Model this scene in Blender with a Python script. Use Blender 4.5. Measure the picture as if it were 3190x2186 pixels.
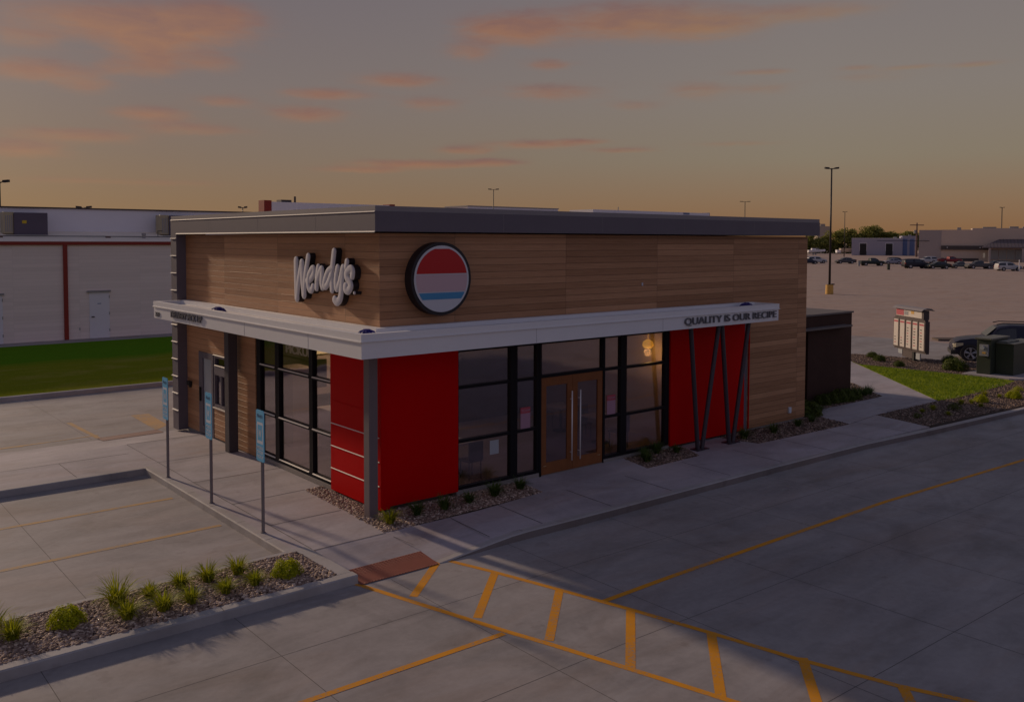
import bpy, bmesh, math, random
import numpy as np
from mathutils import Vector, Matrix
random.seed(7); rng = np.random.default_rng(7)
R = math.radians
sc = bpy.context.scene
col = sc.collection
for o in list(bpy.data.objects): bpy.data.objects.remove(o)

# ------------------------------------------------------------------ camera
cam_d = bpy.data.cameras.new('camera'); cam = bpy.data.objects.new('camera', cam_d); col.objects.link(cam)
YAW, PITCH, ROLL = 0.87604, 0.04558, 0.00287
cam.location = (-9.5762, -15.6843, 5.5805)
F = Vector((math.cos(YAW)*math.cos(PITCH), math.sin(YAW)*math.cos(PITCH), -math.sin(PITCH)))
Rt = Vector((math.sin(YAW), -math.cos(YAW), 0)); Up = Rt.cross(F)
R2 = Rt*math.cos(ROLL)+Up*math.sin(ROLL); U2 = -Rt*math.sin(ROLL)+Up*math.cos(ROLL)
cam.rotation_euler = Matrix((R2, U2, -F)).transposed().to_euler()
cam_d.sensor_width = 36; cam_d.lens = 2795.81/3190*36
cam_d.shift_y = -(1093-876.54)/3190
cam_d.clip_start = .1; cam_d.clip_end = 6000
sc.camera = cam

# ------------------------------------------------------------------ node helpers
def nn(t, kind, **kw):
    n = t.nodes.new(kind)
    for k, v in kw.items():
        if k == 'op': n.operation = v
        elif hasattr(n, k) and k not in ('inputs',): setattr(n, k, v)
    return n
def M(t, op, a, b=None, c=None, clamp=False):
    n = t.nodes.new('ShaderNodeMath'); n.operation = op; n.use_clamp = clamp
    for i, v in enumerate((a, b, c)):
        if v is None: continue
        if isinstance(v, (int, float)): n.inputs[i].default_value = v
        else: t.links.new(v, n.inputs[i])
    return n.outputs[0]
def mixc(t, fac, a, b, mode='MIX'):
    n = t.nodes.new('ShaderNodeMix'); n.data_type = 'RGBA'; n.blend_type = mode
    for i, v in ((0, fac), (6, a), (7, b)):
        if isinstance(v, (int, float)): n.inputs[i].default_value = v
        elif isinstance(v, tuple): n.inputs[i].default_value = (*v, 1) if len(v) == 3 else v
        else: t.links.new(v, n.inputs[i])
    return n.outputs[2]
def ramp(t, fac, stops, interp='LINEAR'):
    n = t.nodes.new('ShaderNodeValToRGB'); e = n.color_ramp.elements; n.color_ramp.interpolation = interp
    while len(e) < len(stops): e.new(.5)
    for el, (p, c) in zip(e, stops):
        el.position = p; el.color = (*c, 1) if isinstance(c, tuple) else (c, c, c, 1)
    t.links.new(fac, n.inputs[0]); return n.outputs[0]
def noise(t, vec, scale, detail=4, rough=.55, dist=0):
    n = t.nodes.new('ShaderNodeTexNoise'); n.inputs['Scale'].default_value = scale
    n.inputs['Detail'].default_value = detail; n.inputs['Roughness'].default_value = rough
    n.inputs['Distortion'].default_value = dist
    if vec is not None: t.links.new(vec, n.inputs['Vector'])
    return n.outputs['Fac']
def vmul(t, vec, s):
    n = t.nodes.new('ShaderNodeVectorMath'); n.operation = 'MULTIPLY'; t.links.new(vec, n.inputs[0]); n.inputs[1].default_value = s
    return n.outputs[0]
def lin(*c): return tuple((v/255/12.92 if v/255 <= .04045 else ((v/255+.055)/1.055)**2.4) for v in c)

# ------------------------------------------------------------------ world: low sun dusk sky, pink broken clouds
SUN_EL, SUN_AZ = R(18.6), math.atan2(.988, -.154)      # azimuth measured from +X
w = bpy.data.worlds.new('World'); sc.world = w; w.use_nodes = True
t = w.node_tree; t.nodes.clear()
out = t.nodes.new('ShaderNodeOutputWorld'); bg = t.nodes.new('ShaderNodeBackground'); t.links.new(bg.outputs[0], out.inputs[0])
tc = t.nodes.new('ShaderNodeTexCoord'); sep = t.nodes.new('ShaderNodeSeparateXYZ')
nrm = t.nodes.new('ShaderNodeVectorMath'); nrm.operation = 'NORMALIZE'; t.links.new(tc.outputs['Generated'], nrm.inputs[0])
t.links.new(nrm.outputs[0], sep.inputs[0]); X, Y, Z = sep.outputs
el = M(t, 'MULTIPLY', M(t, 'ARCSINE', Z), 57.29578)
az = M(t, 'MULTIPLY', M(t, 'ARCTAN2', Y, X), 57.29578)
skyR = ramp(t, M(t, 'DIVIDE', M(t, 'ADD', el, 2), 92, clamp=True), [
    (0, lin(124, 88, 60)), (2.2/92, lin(134, 97, 65)), (4.2/92, lin(137, 109, 83)), (7/92, lin(134, 121, 103)), (11/92, lin(132, 122, 114)),
    (17/92, lin(125, 116, 115)), (35/92, lin(96, 98, 112)), (1, lin(78, 84, 110))])
skyL = ramp(t, M(t, 'DIVIDE', M(t, 'ADD', el, 2), 92, clamp=True), [
    (0, lin(124, 92, 66)), (2.2/92, lin(138, 106, 76)), (4.2/92, lin(130, 104, 80)), (7/92, lin(122, 103, 90)), (11/92, lin(117, 104, 101)),
    (17/92, lin(108, 98, 103)), (35/92, lin(92, 93, 108)), (1, lin(78, 84, 110))])
side = M(t, 'DIVIDE', M(t, 'SUBTRACT', az, 32), 40, clamp=True)
base = mixc(t, side, skyR, skyL)
cmb = t.nodes.new('ShaderNodeCombineXYZ'); t.links.new(M(t, 'MULTIPLY', az, .11), cmb.inputs[0]); t.links.new(M(t, 'MULTIPLY', el, .42), cmb.inputs[1])
n1 = noise(t, cmb.outputs[0], 3.0, 9, .6, .35); n2 = noise(t, cmb.outputs[0], 9, 5, .6)
BL = [(74.75,12.5,3.77,0.74,1.2),(69.91,12.61,3.11,0.98,1.2),(68.13,13.4,1.8,0.55,0.8),(72.29,11.33,1.93,0.76,1.0),(71.67,10.18,1.08,0.66,0.8),(68.61,10.49,1.34,0.45,0.8),(78.52,11.17,1.55,0.52,0.8),(78.17,9.44,2.16,0.52,1.1),(75.42,8.92,1.22,0.54,0.7),(73.77,9.91,1.04,0.43,0.6),(72.03,7.38,1.83,0.34,1.1),(67.86,8.27,1.36,0.32,0.8),(69.77,6.58,2.68,0.32,0.75),(75.88,5.95,2.88,0.33,0.9),(78.64,5.05,1.95,0.47,0.9),(61.97,8.98,2.15,0.28,1.1),(62.92,7.77,1.9,0.42,1),(57.4,9.94,2.2,0.38,1),(55.45,8.55,1.72,0.38,0.7),(56.19,4.8,3.2,0.22,1.3),(59.6,4.39,2.19,0.17,1.0),(53.23,5.68,1.48,0.22,1),(51.5,4.96,1.49,0.2,0.9),(73.88,3.36,5.4,0.18,0.5),(51.76,13.19,1.72,0.57,1),(52.99,11.78,1.23,0.47,0.9),(49.36,13.08,1.72,0.8,1.0),(42.27,13.55,4.76,0.86,1.4),(37.74,12.93,2.09,0.56,0.8),(47.87,10.98,1.23,0.28,0.8),(47.86,9.32,2.71,0.43,0.8),(38.63,9.28,1.65,0.47,0.7),(34.68,10.18,1.59,0.16,0.7),(34.67,9.26,1.37,0.34,0.5),(42.71,8.43,1.45,0.29,0.5),(48.83,6.07,2.47,0.22,1.0),(45.87,6.26,1.47,0.15,0.8),(43.17,5.68,1.7,0.17,0.7),(36.24,5.97,2.08,0.14,0.6),(32.26,13.5,3.49,0.44,0.8),(26.6,9.99,1.23,0.11,0.8),(29.35,10.16,0.86,0.13,0.6),(23.18,9.88,1.16,0.13,0.8),(28.48,9.62,2.1,0.27,0.4)]
S = T = None
for (a0, e0, wa, we, g) in BL:
    u = M(t, 'MULTIPLY', M(t, 'SUBTRACT', az, a0), 1/wa); v = M(t, 'MULTIPLY', M(t, 'SUBTRACT', el, e0), 1/we)
    r = M(t, 'MULTIPLY_ADD', u, u, M(t, 'MULTIPLY', v, v))
    ex = M(t, 'MULTIPLY', M(t, 'POWER', .5, r), g); tx = M(t, 'MULTIPLY', ex, v)
    S = ex if S is None else M(t, 'ADD', S, ex); T = tx if T is None else M(t, 'ADD', T, tx)
tilt = M(t, 'DIVIDE', T, M(t, 'ADD', S, .15))
shape = M(t, 'ADD', M(t, 'MULTIPLY', S, 1.0), M(t, 'ADD', M(t, 'MULTIPLY', M(t, 'SUBTRACT', n1, .5), 1.6), M(t, 'MULTIPLY', M(t, 'SUBTRACT', n2, .5), .7)))
mask = M(t, 'MULTIPLY', M(t, 'MULTIPLY', M(t, 'ADD', shape, .06), .8, clamp=True), M(t, 'MULTIPLY', S, 2.0, clamp=True))
warm = mixc(t, M(t, 'DIVIDE', M(t, 'SUBTRACT', az, 25), 22, clamp=True), lin(148, 120, 88), lin(154, 108, 80))
mauve = mixc(t, M(t, 'DIVIDE', M(t, 'SUBTRACT', az, 25), 22, clamp=True), lin(136, 112, 102), lin(126, 92, 86))
cloud = mixc(t, M(t, 'ADD', .5, M(t, 'ADD', M(t, 'MULTIPLY', tilt, .5), M(t, 'MULTIPLY', M(t, 'SUBTRACT', n1, .5), 1.6)), clamp=True), warm, mauve)
col1 = mixc(t, M(t, 'MULTIPLY', mask, .9), base, cloud)
sky = t.nodes.new('ShaderNodeTexSky'); sky.sky_type = 'NISHITA'; sky.sun_disc = False
sky.sun_elevation = SUN_EL; sky.sun_rotation = R(90)-SUN_AZ; sky.dust_density = 2.5
nish = mixc(t, 1.0, sky.outputs[0], (.05, .05, .05), 'MULTIPLY')
# the side away from the sunset: out of view, made bluer and brighter to light shaded fronts
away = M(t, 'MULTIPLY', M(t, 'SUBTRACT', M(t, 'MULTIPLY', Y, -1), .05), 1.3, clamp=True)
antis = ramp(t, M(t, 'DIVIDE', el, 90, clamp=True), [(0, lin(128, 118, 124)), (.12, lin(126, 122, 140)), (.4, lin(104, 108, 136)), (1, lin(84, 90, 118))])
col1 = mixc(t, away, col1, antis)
fin = mixc(t, .06, col1, nish)
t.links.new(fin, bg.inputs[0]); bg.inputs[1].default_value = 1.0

sun_d = bpy.data.lights.new('sun', 'SUN'); sun_d.energy = 2.35; sun_d.angle = R(2.2); sun_d.color = (1.0, .76, .54)
sun = bpy.data.objects.new('sun', sun_d); col.objects.link(sun)
sdir = Vector((math.cos(SUN_EL)*math.cos(SUN_AZ), math.cos(SUN_EL)*math.sin(SUN_AZ), math.sin(SUN_EL)))
sun.rotation_euler = sdir.to_track_quat('Z', 'Y').to_euler(); sun.location = (0, 0, 30)
sc.view_settings.view_transform = 'Standard'; sc.view_settings.look = 'None'
sc.view_settings.exposure = 0; sc.view_settings.gamma = 1; sc.view_settings.use_curve_mapping = False

# ------------------------------------------------------------------ materials
MATS = {}
def mat(name, color=(.5,.5,.5), rough=.6, metal=0, spec=.5, var=.0, vscale=3, bump=0, bscale=40, emit=None, estr=1, coat=0):
    m = bpy.data.materials.new(name); m.use_nodes = True; t = m.node_tree; b = t.nodes['Principled BSDF']
    b.inputs['Roughness'].default_value = rough; b.inputs['Metallic'].default_value = metal
    b.inputs['Specular IOR Level'].default_value = spec; b.inputs['Coat Weight'].default_value = coat
    g = t.nodes.new('ShaderNodeNewGeometry').outputs['Position']
    if var:
        n = noise(t, g, vscale, 5); n_ = noise(t, g, vscale*9, 3)
        f = M(t, 'ADD', M(t, 'MULTIPLY', M(t, 'SUBTRACT', n, .5), 2*var), M(t, 'ADD', 1, M(t, 'MULTIPLY', M(t, 'SUBTRACT', n_, .5), var)))
        v = t.nodes.new('ShaderNodeVectorMath'); v.operation = 'SCALE'; v.inputs[0].default_value = color; t.links.new(f, v.inputs['Scale'])
        t.links.new(v.outputs[0], b.inputs['Base Color'])
    else: b.inputs['Base Color'].default_value = (*color, 1)
    if bump:
        bn = t.nodes.new('ShaderNodeBump'); bn.inputs['Strength'].default_value = bump; bn.inputs['Distance'].default_value = .02
        t.links.new(noise(t, g, bscale, 4), bn.inputs['Height']); t.links.new(bn.outputs[0], b.inputs['Normal'])
    if emit:
        b.inputs['Emission Color'].default_value = (*emit, 1); b.inputs['Emission Strength'].default_value = estr
    MATS[name] = m; return m
def concrete(name, c, var=.2, warm=(1, 1, 1), rough=.75, stain=.35):
    m = bpy.data.materials.new(name); m.use_nodes = True; t = m.node_tree; b = t.nodes['Principled BSDF']
    g = t.nodes.new('ShaderNodeNewGeometry').outputs['Position']
    rot = t.nodes.new('ShaderNodeMapping'); t.links.new(g, rot.inputs[0]); rot.inputs['Rotation'].default_value = (0, 0, -.08); rot.inputs['Scale'].default_value = (.45, 1.6, 1)
    big = noise(t, g, .22, 6, .6, .6); mid = noise(t, rot.outputs[0], .8, 7, .62, .8); fine = noise(t, g, 9, 6, .65); grain = noise(t, g, 120, 3, .7)
    blot = ramp(t, noise(t, g, .55, 5, .6, 1.0), [(.50, 0.0), (.66, 1.0)])
    f = M(t, 'ADD', 1, M(t, 'ADD', M(t, 'MULTIPLY', M(t, 'SUBTRACT', big, .5), var*1.9), M(t, 'ADD', M(t, 'MULTIPLY', M(t, 'SUBTRACT', mid, .5), var*2.2), M(t, 'ADD', M(t, 'MULTIPLY', M(t, 'SUBTRACT', fine, .5), var*.9), M(t, 'MULTIPLY', M(t, 'SUBTRACT', grain, .5), var*.8)))))
    f = M(t, 'MULTIPLY', f, M(t, 'SUBTRACT', 1, M(t, 'MULTIPLY', blot, stain*.45)))
    v = t.nodes.new('ShaderNodeVectorMath'); v.operation = 'SCALE'; v.inputs[0].default_value = c; t.links.new(f, v.inputs['Scale'])
    tint = mixc(t, M(t, 'MULTIPLY', M(t, 'SUBTRACT', noise(t, g, .35, 3, .5), .42), 2.2, clamp=True), v.outputs[0], warm, 'MULTIPLY')
    st2 = ramp(t, noise(t, rot.outputs[0], .35, 6, .65, 1.2), [(.47, 0.0), (.68, 1.0)]); spots = ramp(t, noise(t, g, 2.6, 3, .5), [(.66, 0.0), (.72, 1.0)])
    tint = mixc(t, M(t, 'MULTIPLY', st2, .55*stain/.35, clamp=True), tint, mixc(t, 1.0, tint, (.86, .74, .64), 'MULTIPLY'))
    tint = mixc(t, M(t, 'MULTIPLY', spots, .28), tint, mixc(t, 1.0, tint, (.55, .5, .48), 'MULTIPLY'))
    t.links.new(tint, b.inputs['Base Color']); b.inputs['Roughness'].default_value = rough; b.inputs['Specular IOR Level'].default_value = .35
    bn = t.nodes.new('ShaderNodeBump'); bn.inputs['Strength'].default_value = .35; bn.inputs['Distance'].default_value = .006
    t.links.new(M(t, 'ADD', fine, M(t, 'MULTIPLY', grain, .5)), bn.inputs['Height']); t.links.new(bn.outputs[0], b.inputs['Normal'])
    MATS[name] = m; return m
def siding(name, c1, c2, plank=.153, rough=.42, gs=.55, bs=.8):
    m = bpy.data.materials.new(name); m.use_nodes = True; t = m.node_tree; b = t.nodes['Principled BSDF']
    g = t.nodes.new('ShaderNodeNewGeometry').outputs['Position']; s = t.nodes.new('ShaderNodeSeparateXYZ'); t.links.new(g, s.inputs[0])
    along = M(t, 'SUBTRACT', s.outputs[0], s.outputs[1]); zr = M(t, 'DIVIDE', M(t, 'ADD', s.outputs[2], .02), plank)
    row = M(t, 'FLOOR', zr); fr = M(t, 'FRACT', zr)
    off = M(t, 'FRACT', M(t, 'MULTIPLY', M(t, 'FLOOR', M(t, 'DIVIDE', row, 3.0)), .47)); pan = M(t, 'DIVIDE', M(t, 'ADD', M(t, 'ADD', along, 1.31+33), 0), 3.29)
    pid = M(t, 'FLOOR', M(t, 'ADD', pan, 0)); pf = M(t, 'FRACT', pan)
    cx = t.nodes.new('ShaderNodeCombineXYZ'); t.links.new(row, cx.inputs[0]); t.links.new(pid, cx.inputs[1])
    wn = t.nodes.new('ShaderNodeTexWhiteNoise'); wn.noise_dimensions = '2D'; t.links.new(cx.outputs[0], wn.inputs['Vector'])
    gv = t.nodes.new('ShaderNodeCombineXYZ'); t.links.new(M(t, 'ADD', along, M(t, 'MULTIPLY', wn.outputs[0], 30)), gv.inputs[0]); t.links.new(M(t, 'MULTIPLY', s.outputs[2], 22), gv.inputs[1]); t.links.new(wn.outputs[0], gv.inputs[2])
    gr = noise(t, gv.outputs[0], 1.3, 7, .68, .6); kn = noise(t, gv.outputs[0], 4.5, 4, .6)
    f = M(t, 'ADD', M(t, 'MULTIPLY', gr, .8), M(t, 'MULTIPLY', wn.outputs[0], .45)); f = M(t, 'MULTIPLY', M(t, 'SUBTRACT', f, .3), 1.6, clamp=True)
    c = mixc(t, f, c1, c2)
    groove = M(t, 'ADD', M(t, 'LESS_THAN', fr, .06), M(t, 'LESS_THAN', pf, .0035), clamp=True)
    c = mixc(t, M(t, 'MULTIPLY', groove, gs), c, tuple(v*.25 for v in c1))
    t.links.new(c, b.inputs['Base Color']); b.inputs['Specular IOR Level'].default_value = .5
    t.links.new(M(t, 'ADD', rough, M(t, 'MULTIPLY', kn, .25)), b.inputs['Roughness'])
    bn = t.nodes.new('ShaderNodeBump'); bn.inputs['Strength'].default_value = bs; bn.inputs['Distance'].default_value = .006
    h = M(t, 'ADD', M(t, 'MULTIPLY', gr, .6), M(t, 'MULTIPLY', M(t, 'SUBTRACT', 1, groove), .8)); t.links.new(h, bn.inputs['Height']); t.links.new(bn.outputs[0], b.inputs['Normal'])
    MATS[name] = m; return m
def glass(name, tint=(.55,.5,.5), refl=.9):
    m = bpy.data.materials.new(name); m.use_nodes = True; t = m.node_tree; t.nodes.clear()
    o = t.nodes.new('ShaderNodeOutputMaterial'); tr = t.nodes.new('ShaderNodeBsdfTransparent'); gl = t.nodes.new('ShaderNodeBsdfGlossy'); mx = t.nodes.new('ShaderNodeMixShader')
    fr = t.nodes.new('ShaderNodeFresnel'); bf = t.nodes.new('ShaderNodeNewGeometry').outputs['Backfacing']; t.links.new(M(t, 'SUBTRACT', 1.52, M(t, 'MULTIPLY', bf, 1.52-1/1.52)), fr.inputs['IOR'])
    tr.inputs[0].default_value = (*tint, 1); gl.inputs[0].default_value = (refl, refl*.93, refl, 1); gl.inputs['Roughness'].default_value = .045
    t.links.new(M(t, 'ADD', M(t, 'MULTIPLY', fr.outputs[0], .8), .15, clamp=True), mx.inputs[0]); t.links.new(tr.outputs[0], mx.inputs[1]); t.links.new(gl.outputs[0], mx.inputs[2]); t.links.new(mx.outputs[0], o.inputs[0])
    g = t.nodes.new('ShaderNodeNewGeometry').outputs['Position']; bn = t.nodes.new('ShaderNodeBump'); bn.inputs['Strength'].default_value = .05; bn.inputs['Distance'].default_value = .05
    t.links.new(noise(t, g, 1.2, 2), bn.inputs['Height']); t.links.new(bn.outputs[0], gl.inputs['Normal'])
    MATS[name] = m; return m
def paint(name, c, under, wear):
    m = bpy.data.materials.new(name); m.use_nodes = True; t = m.node_tree; b = t.nodes['Principled BSDF']
    g = t.nodes.new('ShaderNodeNewGeometry').outputs['Position']
    a = noise(t, g, 1.1, 5, .6); f = noise(t, g, 22, 6, .75)
    k = M(t, 'MULTIPLY', M(t, 'SUBTRACT', M(t, 'ADD', M(t, 'MULTIPLY', f, .75), M(t, 'MULTIPLY', a, .45)), wear), 6, clamp=True)
    d = mixc(t, M(t, 'MULTIPLY', M(t, 'SUBTRACT', a, .35), 1.6, clamp=True), c, tuple(v*.72 for v in c))
    t.links.new(mixc(t, k, d, under), b.inputs['Base Color']); b.inputs['Roughness'].default_value = .7; b.inputs['Specular IOR Level'].default_value = .3; MATS[name] = m
def foliage(name, c1, c2, rough=.6):
    m = bpy.data.materials.new(name); m.use_nodes = True; t = m.node_tree; b = t.nodes['Principled BSDF']
    g = t.nodes.new('ShaderNodeNewGeometry'); n = noise(t, g.outputs['Position'], 2.5, 3)
    f = M(t, 'ADD', M(t, 'MULTIPLY', g.outputs['Random Per Island'], .7), M(t, 'MULTIPLY', n, .3))
    t.links.new(mixc(t, f, c1, c2), b.inputs['Base Color']); b.inputs['Roughness'].default_value = rough
    b.inputs['Specular IOR Level'].default_value = .25
    mx = t.nodes.new('ShaderNodeMixShader'); tr = t.nodes.new('ShaderNodeBsdfTranslucent'); mx.inputs[0].default_value = .42
    t.links.new(b.inputs['Base Color'].links[0].from_socket, tr.inputs[0]); t.links.new(b.outputs[0], mx.inputs[1]); t.links.new(tr.outputs[0], mx.inputs[2]); t.links.new(mx.outputs[0], t.nodes['Material Output'].inputs[0])
    MATS[name] = m; return m
def turf(name, c1, c2, c3, sc1=.35, aniso=1):
    m = bpy.data.materials.new(name); m.use_nodes = True; t = m.node_tree; b = t.nodes['Principled BSDF']
    g = t.nodes.new('ShaderNodeNewGeometry').outputs['Position']
    a = noise(t, g, sc1, 5, .6, .5); f = noise(t, g, 30, 5, .7); k = noise(t, g, 4, 5, .7)
    c = mixc(t, ramp(t, a, [(.38, 0.0), (.62, 1.0)]), c1, c2); c = mixc(t, M(t, 'MULTIPLY', M(t, 'SUBTRACT', k, .35), 1.6, clamp=True), c, c3)
    c = mixc(t, M(t, 'MULTIPLY', M(t, 'SUBTRACT', f, .45), 2.2, clamp=True), c, tuple(v*.45 for v in c1))
    t.links.new(c, b.inputs['Base Color']); b.inputs['Roughness'].default_value = 1; b.inputs['Specular IOR Level'].default_value = 0
    bn = t.nodes.new('ShaderNodeBump'); bn.inputs['Strength'].default_value = 1; bn.inputs['Distance'].default_value = .06
    t.links.new(f, bn.inputs['Height']); t.links.new(bn.outputs[0], b.inputs['Normal'])
    MATS[name] = m; return m
def stones(name, c1, c2, c3):
    m = bpy.data.materials.new(name); m.use_nodes = True; t = m.node_tree; b = t.nodes['Principled BSDF']
    g = t.nodes.new('ShaderNodeNewGeometry')
    t.links.new(ramp(t, g.outputs['Random Per Island'], [(0, c1), (.6, c2), (1, c3)]), b.inputs['Base Color']); b.inputs['Roughness'].default_value = .8
    MATS[name] = m; return m

concrete('pavement', (.325, .295, .29), .36, (.93, .9, .92))
concrete('walk', (.415, .375, .395), .34, (.93, .9, .92))
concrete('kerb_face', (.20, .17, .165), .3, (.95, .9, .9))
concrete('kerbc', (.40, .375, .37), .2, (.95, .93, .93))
concrete('lot', (.41, .30, .25), .07, (.9, .95, 1.02), stain=.3)
mat('post_dark', (.085, .072, .078), .5, spec=.2)
mat('wood_glint', (.44, .26, .15), .7, spec=.2)  # lighter wood tone that paints sun streaks on plank seams
mat('shed_top', (.15, .125, .12), .6, var=.1)
concrete('asphalt', (.14, .125, .125), .25, (1, 1, 1))
concrete('soil', (.11, .08, .065), .3, (1, 1, 1))
mat('joint', (.11, .095, .095), .9)
mat('walk_joint', (.06, .05, .05), .9)

mat('pale_paint', (.45, .37, .25), .7, var=.3, vscale=4)
mat('tactile', (.28, .085, .055), .6, var=.2, vscale=6)
mat('tactile_old', (.26, .14, .11), .7, var=.25, vscale=6)
siding('wood', (.29, .130, .055), (.55, .285, .145), rough=.36, bs=1.0)
mat('metal_dark', (.145, .125, .15), .55, 0, spec=.25, var=.08, vscale=1.5)
mat('metal_cap', (.26, .235, .245), .5, 0, spec=.3, var=.06, vscale=1)
mat('glint_trim', (.80, .74, .66), .7, .0, spec=.2)  # pale tone paints the sun glint along ledges, joints and sills
mat('white_metal', (.80, .79, .80), .45, .0, var=.04, vscale=1.2)
mat('white_roof', (.66, .62, .60), .6, var=.12, vscale=1.5)
mat('red_panel', (.56, .001, .002), .5, spec=.06, var=.06, vscale=1.0)
mat('frame', (.012, .010, .013), .5, spec=.12)
mat('post', (.17, .135, .145), .5, .1, var=.06)
mat('vpost', (.055, .042, .055), .45, .2)
mat('door_wood', (.24, .085, .028), .5, spec=.25, var=.25, vscale=4)
mat('steel', (.85, .82, .82), .45, .3)
mat('pole_metal', (.22, .2, .21), .5, .4)
mat('brass', (.75, .6, .35), .3, .8)
glass('glass', (.86, .80, .84)); glass('door_glass', (.6, .52, .6))
mat('frost', (.42, .44, .47), .35, var=.05)
mat('base_conc', (.27, .24, .225), .8, var=.15, vscale=3)
mat('interior_wall', (.42, .32, .22), .8, var=.1); mat('interior_dark', (.07, .055, .05), .7, var=.3, vscale=2); mat('interior_floor', (.22, .17, .15), .45, var=.15)
mat('counter', (.5, .46, .42), .4); mat('white_item', (.75, .74, .72), .5)
mat('menu_glow', (.8, .7, .4), .5, emit=(1, .75, .3), estr=.22)
mat('pale_letter', (.7, .62, .52), .5, emit=(1, .85, .7), estr=.05)
mat('lamp_glow', (1, .7, .2), .5, emit=(1, .52, .05), estr=.55)
mat('pinkish', (.45, .06, .09), .6); mat('pink_light', (.40, .22, .30), .6)
mat('sign_blue', (.11, .44, .72), .45, var=.04); mat('sign_white', (.62, .66, .74), .5); mat('sign_navy', (.01, .06, .17), .5)
mat('letter_grey', (.135, .13, .145), .5)
mat('letter_white', (.60, .575, .61), .75, spec=.12); mat('letter_side', (.012, .009, .014), .5)
mat('disc_white', (.62, .62, .66), .4); mat('disc_red', (.52, .004, .008), .4); mat('disc_pink', (.60, .42, .46), .4); mat('disc_blue', (.06, .28, .52), .4)
siding('block_white', (.78, .67, .61), (.88, .76, .70), .203, .85, .16, .4)
mat('red_trim', (.26, .02, .01), .6, var=.1)
mat('far_white', (.76, .74, .78), .6, var=.05, vscale=.3); mat('far_trim', (.06, .045, .045), .6)
mat('roof_tan', (.90, .76, .62), .7, var=.15, vscale=.8)
mat('unit_purple', (.10, .08, .115), .6, var=.08); mat('unit_beige', (.45, .38, .24), .5, var=.15); mat('unit_grey', (.3, .29, .29), .6)
mat('label_yellow', (.6, .42, .02), .6)
mat('drain_blue', (.035, .025, .22), .5)
mat('brown_metal', (.060, .030, .024), .7, spec=.15, var=.25, vscale=2.5, bump=.2)
mat('black', (.01, .009, .01), .6); mat('rubber', (.018, .016, .016), .8)
mat('green_cab', (.035, .045, .030), .5, var=.1); mat('green_top', (.13, .13, .11), .5, var=.12, vscale=2); mat('meter_grey', (.28, .28, .30), .5)
mat('board_brown', (.075, .05, .05), .6); mat('board_face', (.62, .55, .5), .5, var=.08, vscale=6)
mat('pole_dark', (.02, .017, .02), .5); mat('pole_bronze', (.10, .06, .03), .5); mat('base_yellow', (.62, .36, .08), .7, var=.2)
mat('beige_wall', (.62, .50, .42), .85, var=.06, vscale=.2); mat('grey_wall', (.42, .36, .345), .85, var=.06, vscale=.2); mat('awning', (.075, .062, .062), .7)
mat('seam_roof', (.14, .11, .12), .5, var=.1, vscale=.5); mat('lilac_metal', (.36, .34, .42), .6, var=.05, vscale=.2); mat('blue_metal', (.12, .17, .33), .6)
mat('truck_red', (.22, .02, .03), .45); mat('trailer_tan', (.42, .34, .27), .7); mat('wood_pole', (.16, .10, .085), .9)
turf('turf_dark', (.06, .17, .003), (.09, .24, .004), (.12, .22, .006)); turf('turf_olive', (.20, .21, .018), (.26, .235, .03), (.17, .23, .014), .5)
turf('turf_lime', (.17, .23, .012), (.38, .42, .035), (.28, .34, .02), 1.6)
turf('verge', (.09, .085, .02), (.14, .12, .035), (.07, .08, .015), .2)
stones('mulch', (.09, .055, .042), (.20, .13, .10), (.44, .32, .25))
stones('gravel_m', (.15, .09, .068), (.32, .215, .165), (.66, .51, .41))
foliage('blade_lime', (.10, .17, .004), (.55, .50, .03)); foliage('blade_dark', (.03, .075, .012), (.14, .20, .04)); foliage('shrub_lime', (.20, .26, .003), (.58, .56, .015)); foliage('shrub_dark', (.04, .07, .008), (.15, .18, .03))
foliage('tree_leaf', (.10, .12, .02), (.38, .36, .09)); mat('bark', (.08, .055, .04), .9)
mat('blade_dry', (.38, .32, .16), .8)

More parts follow.
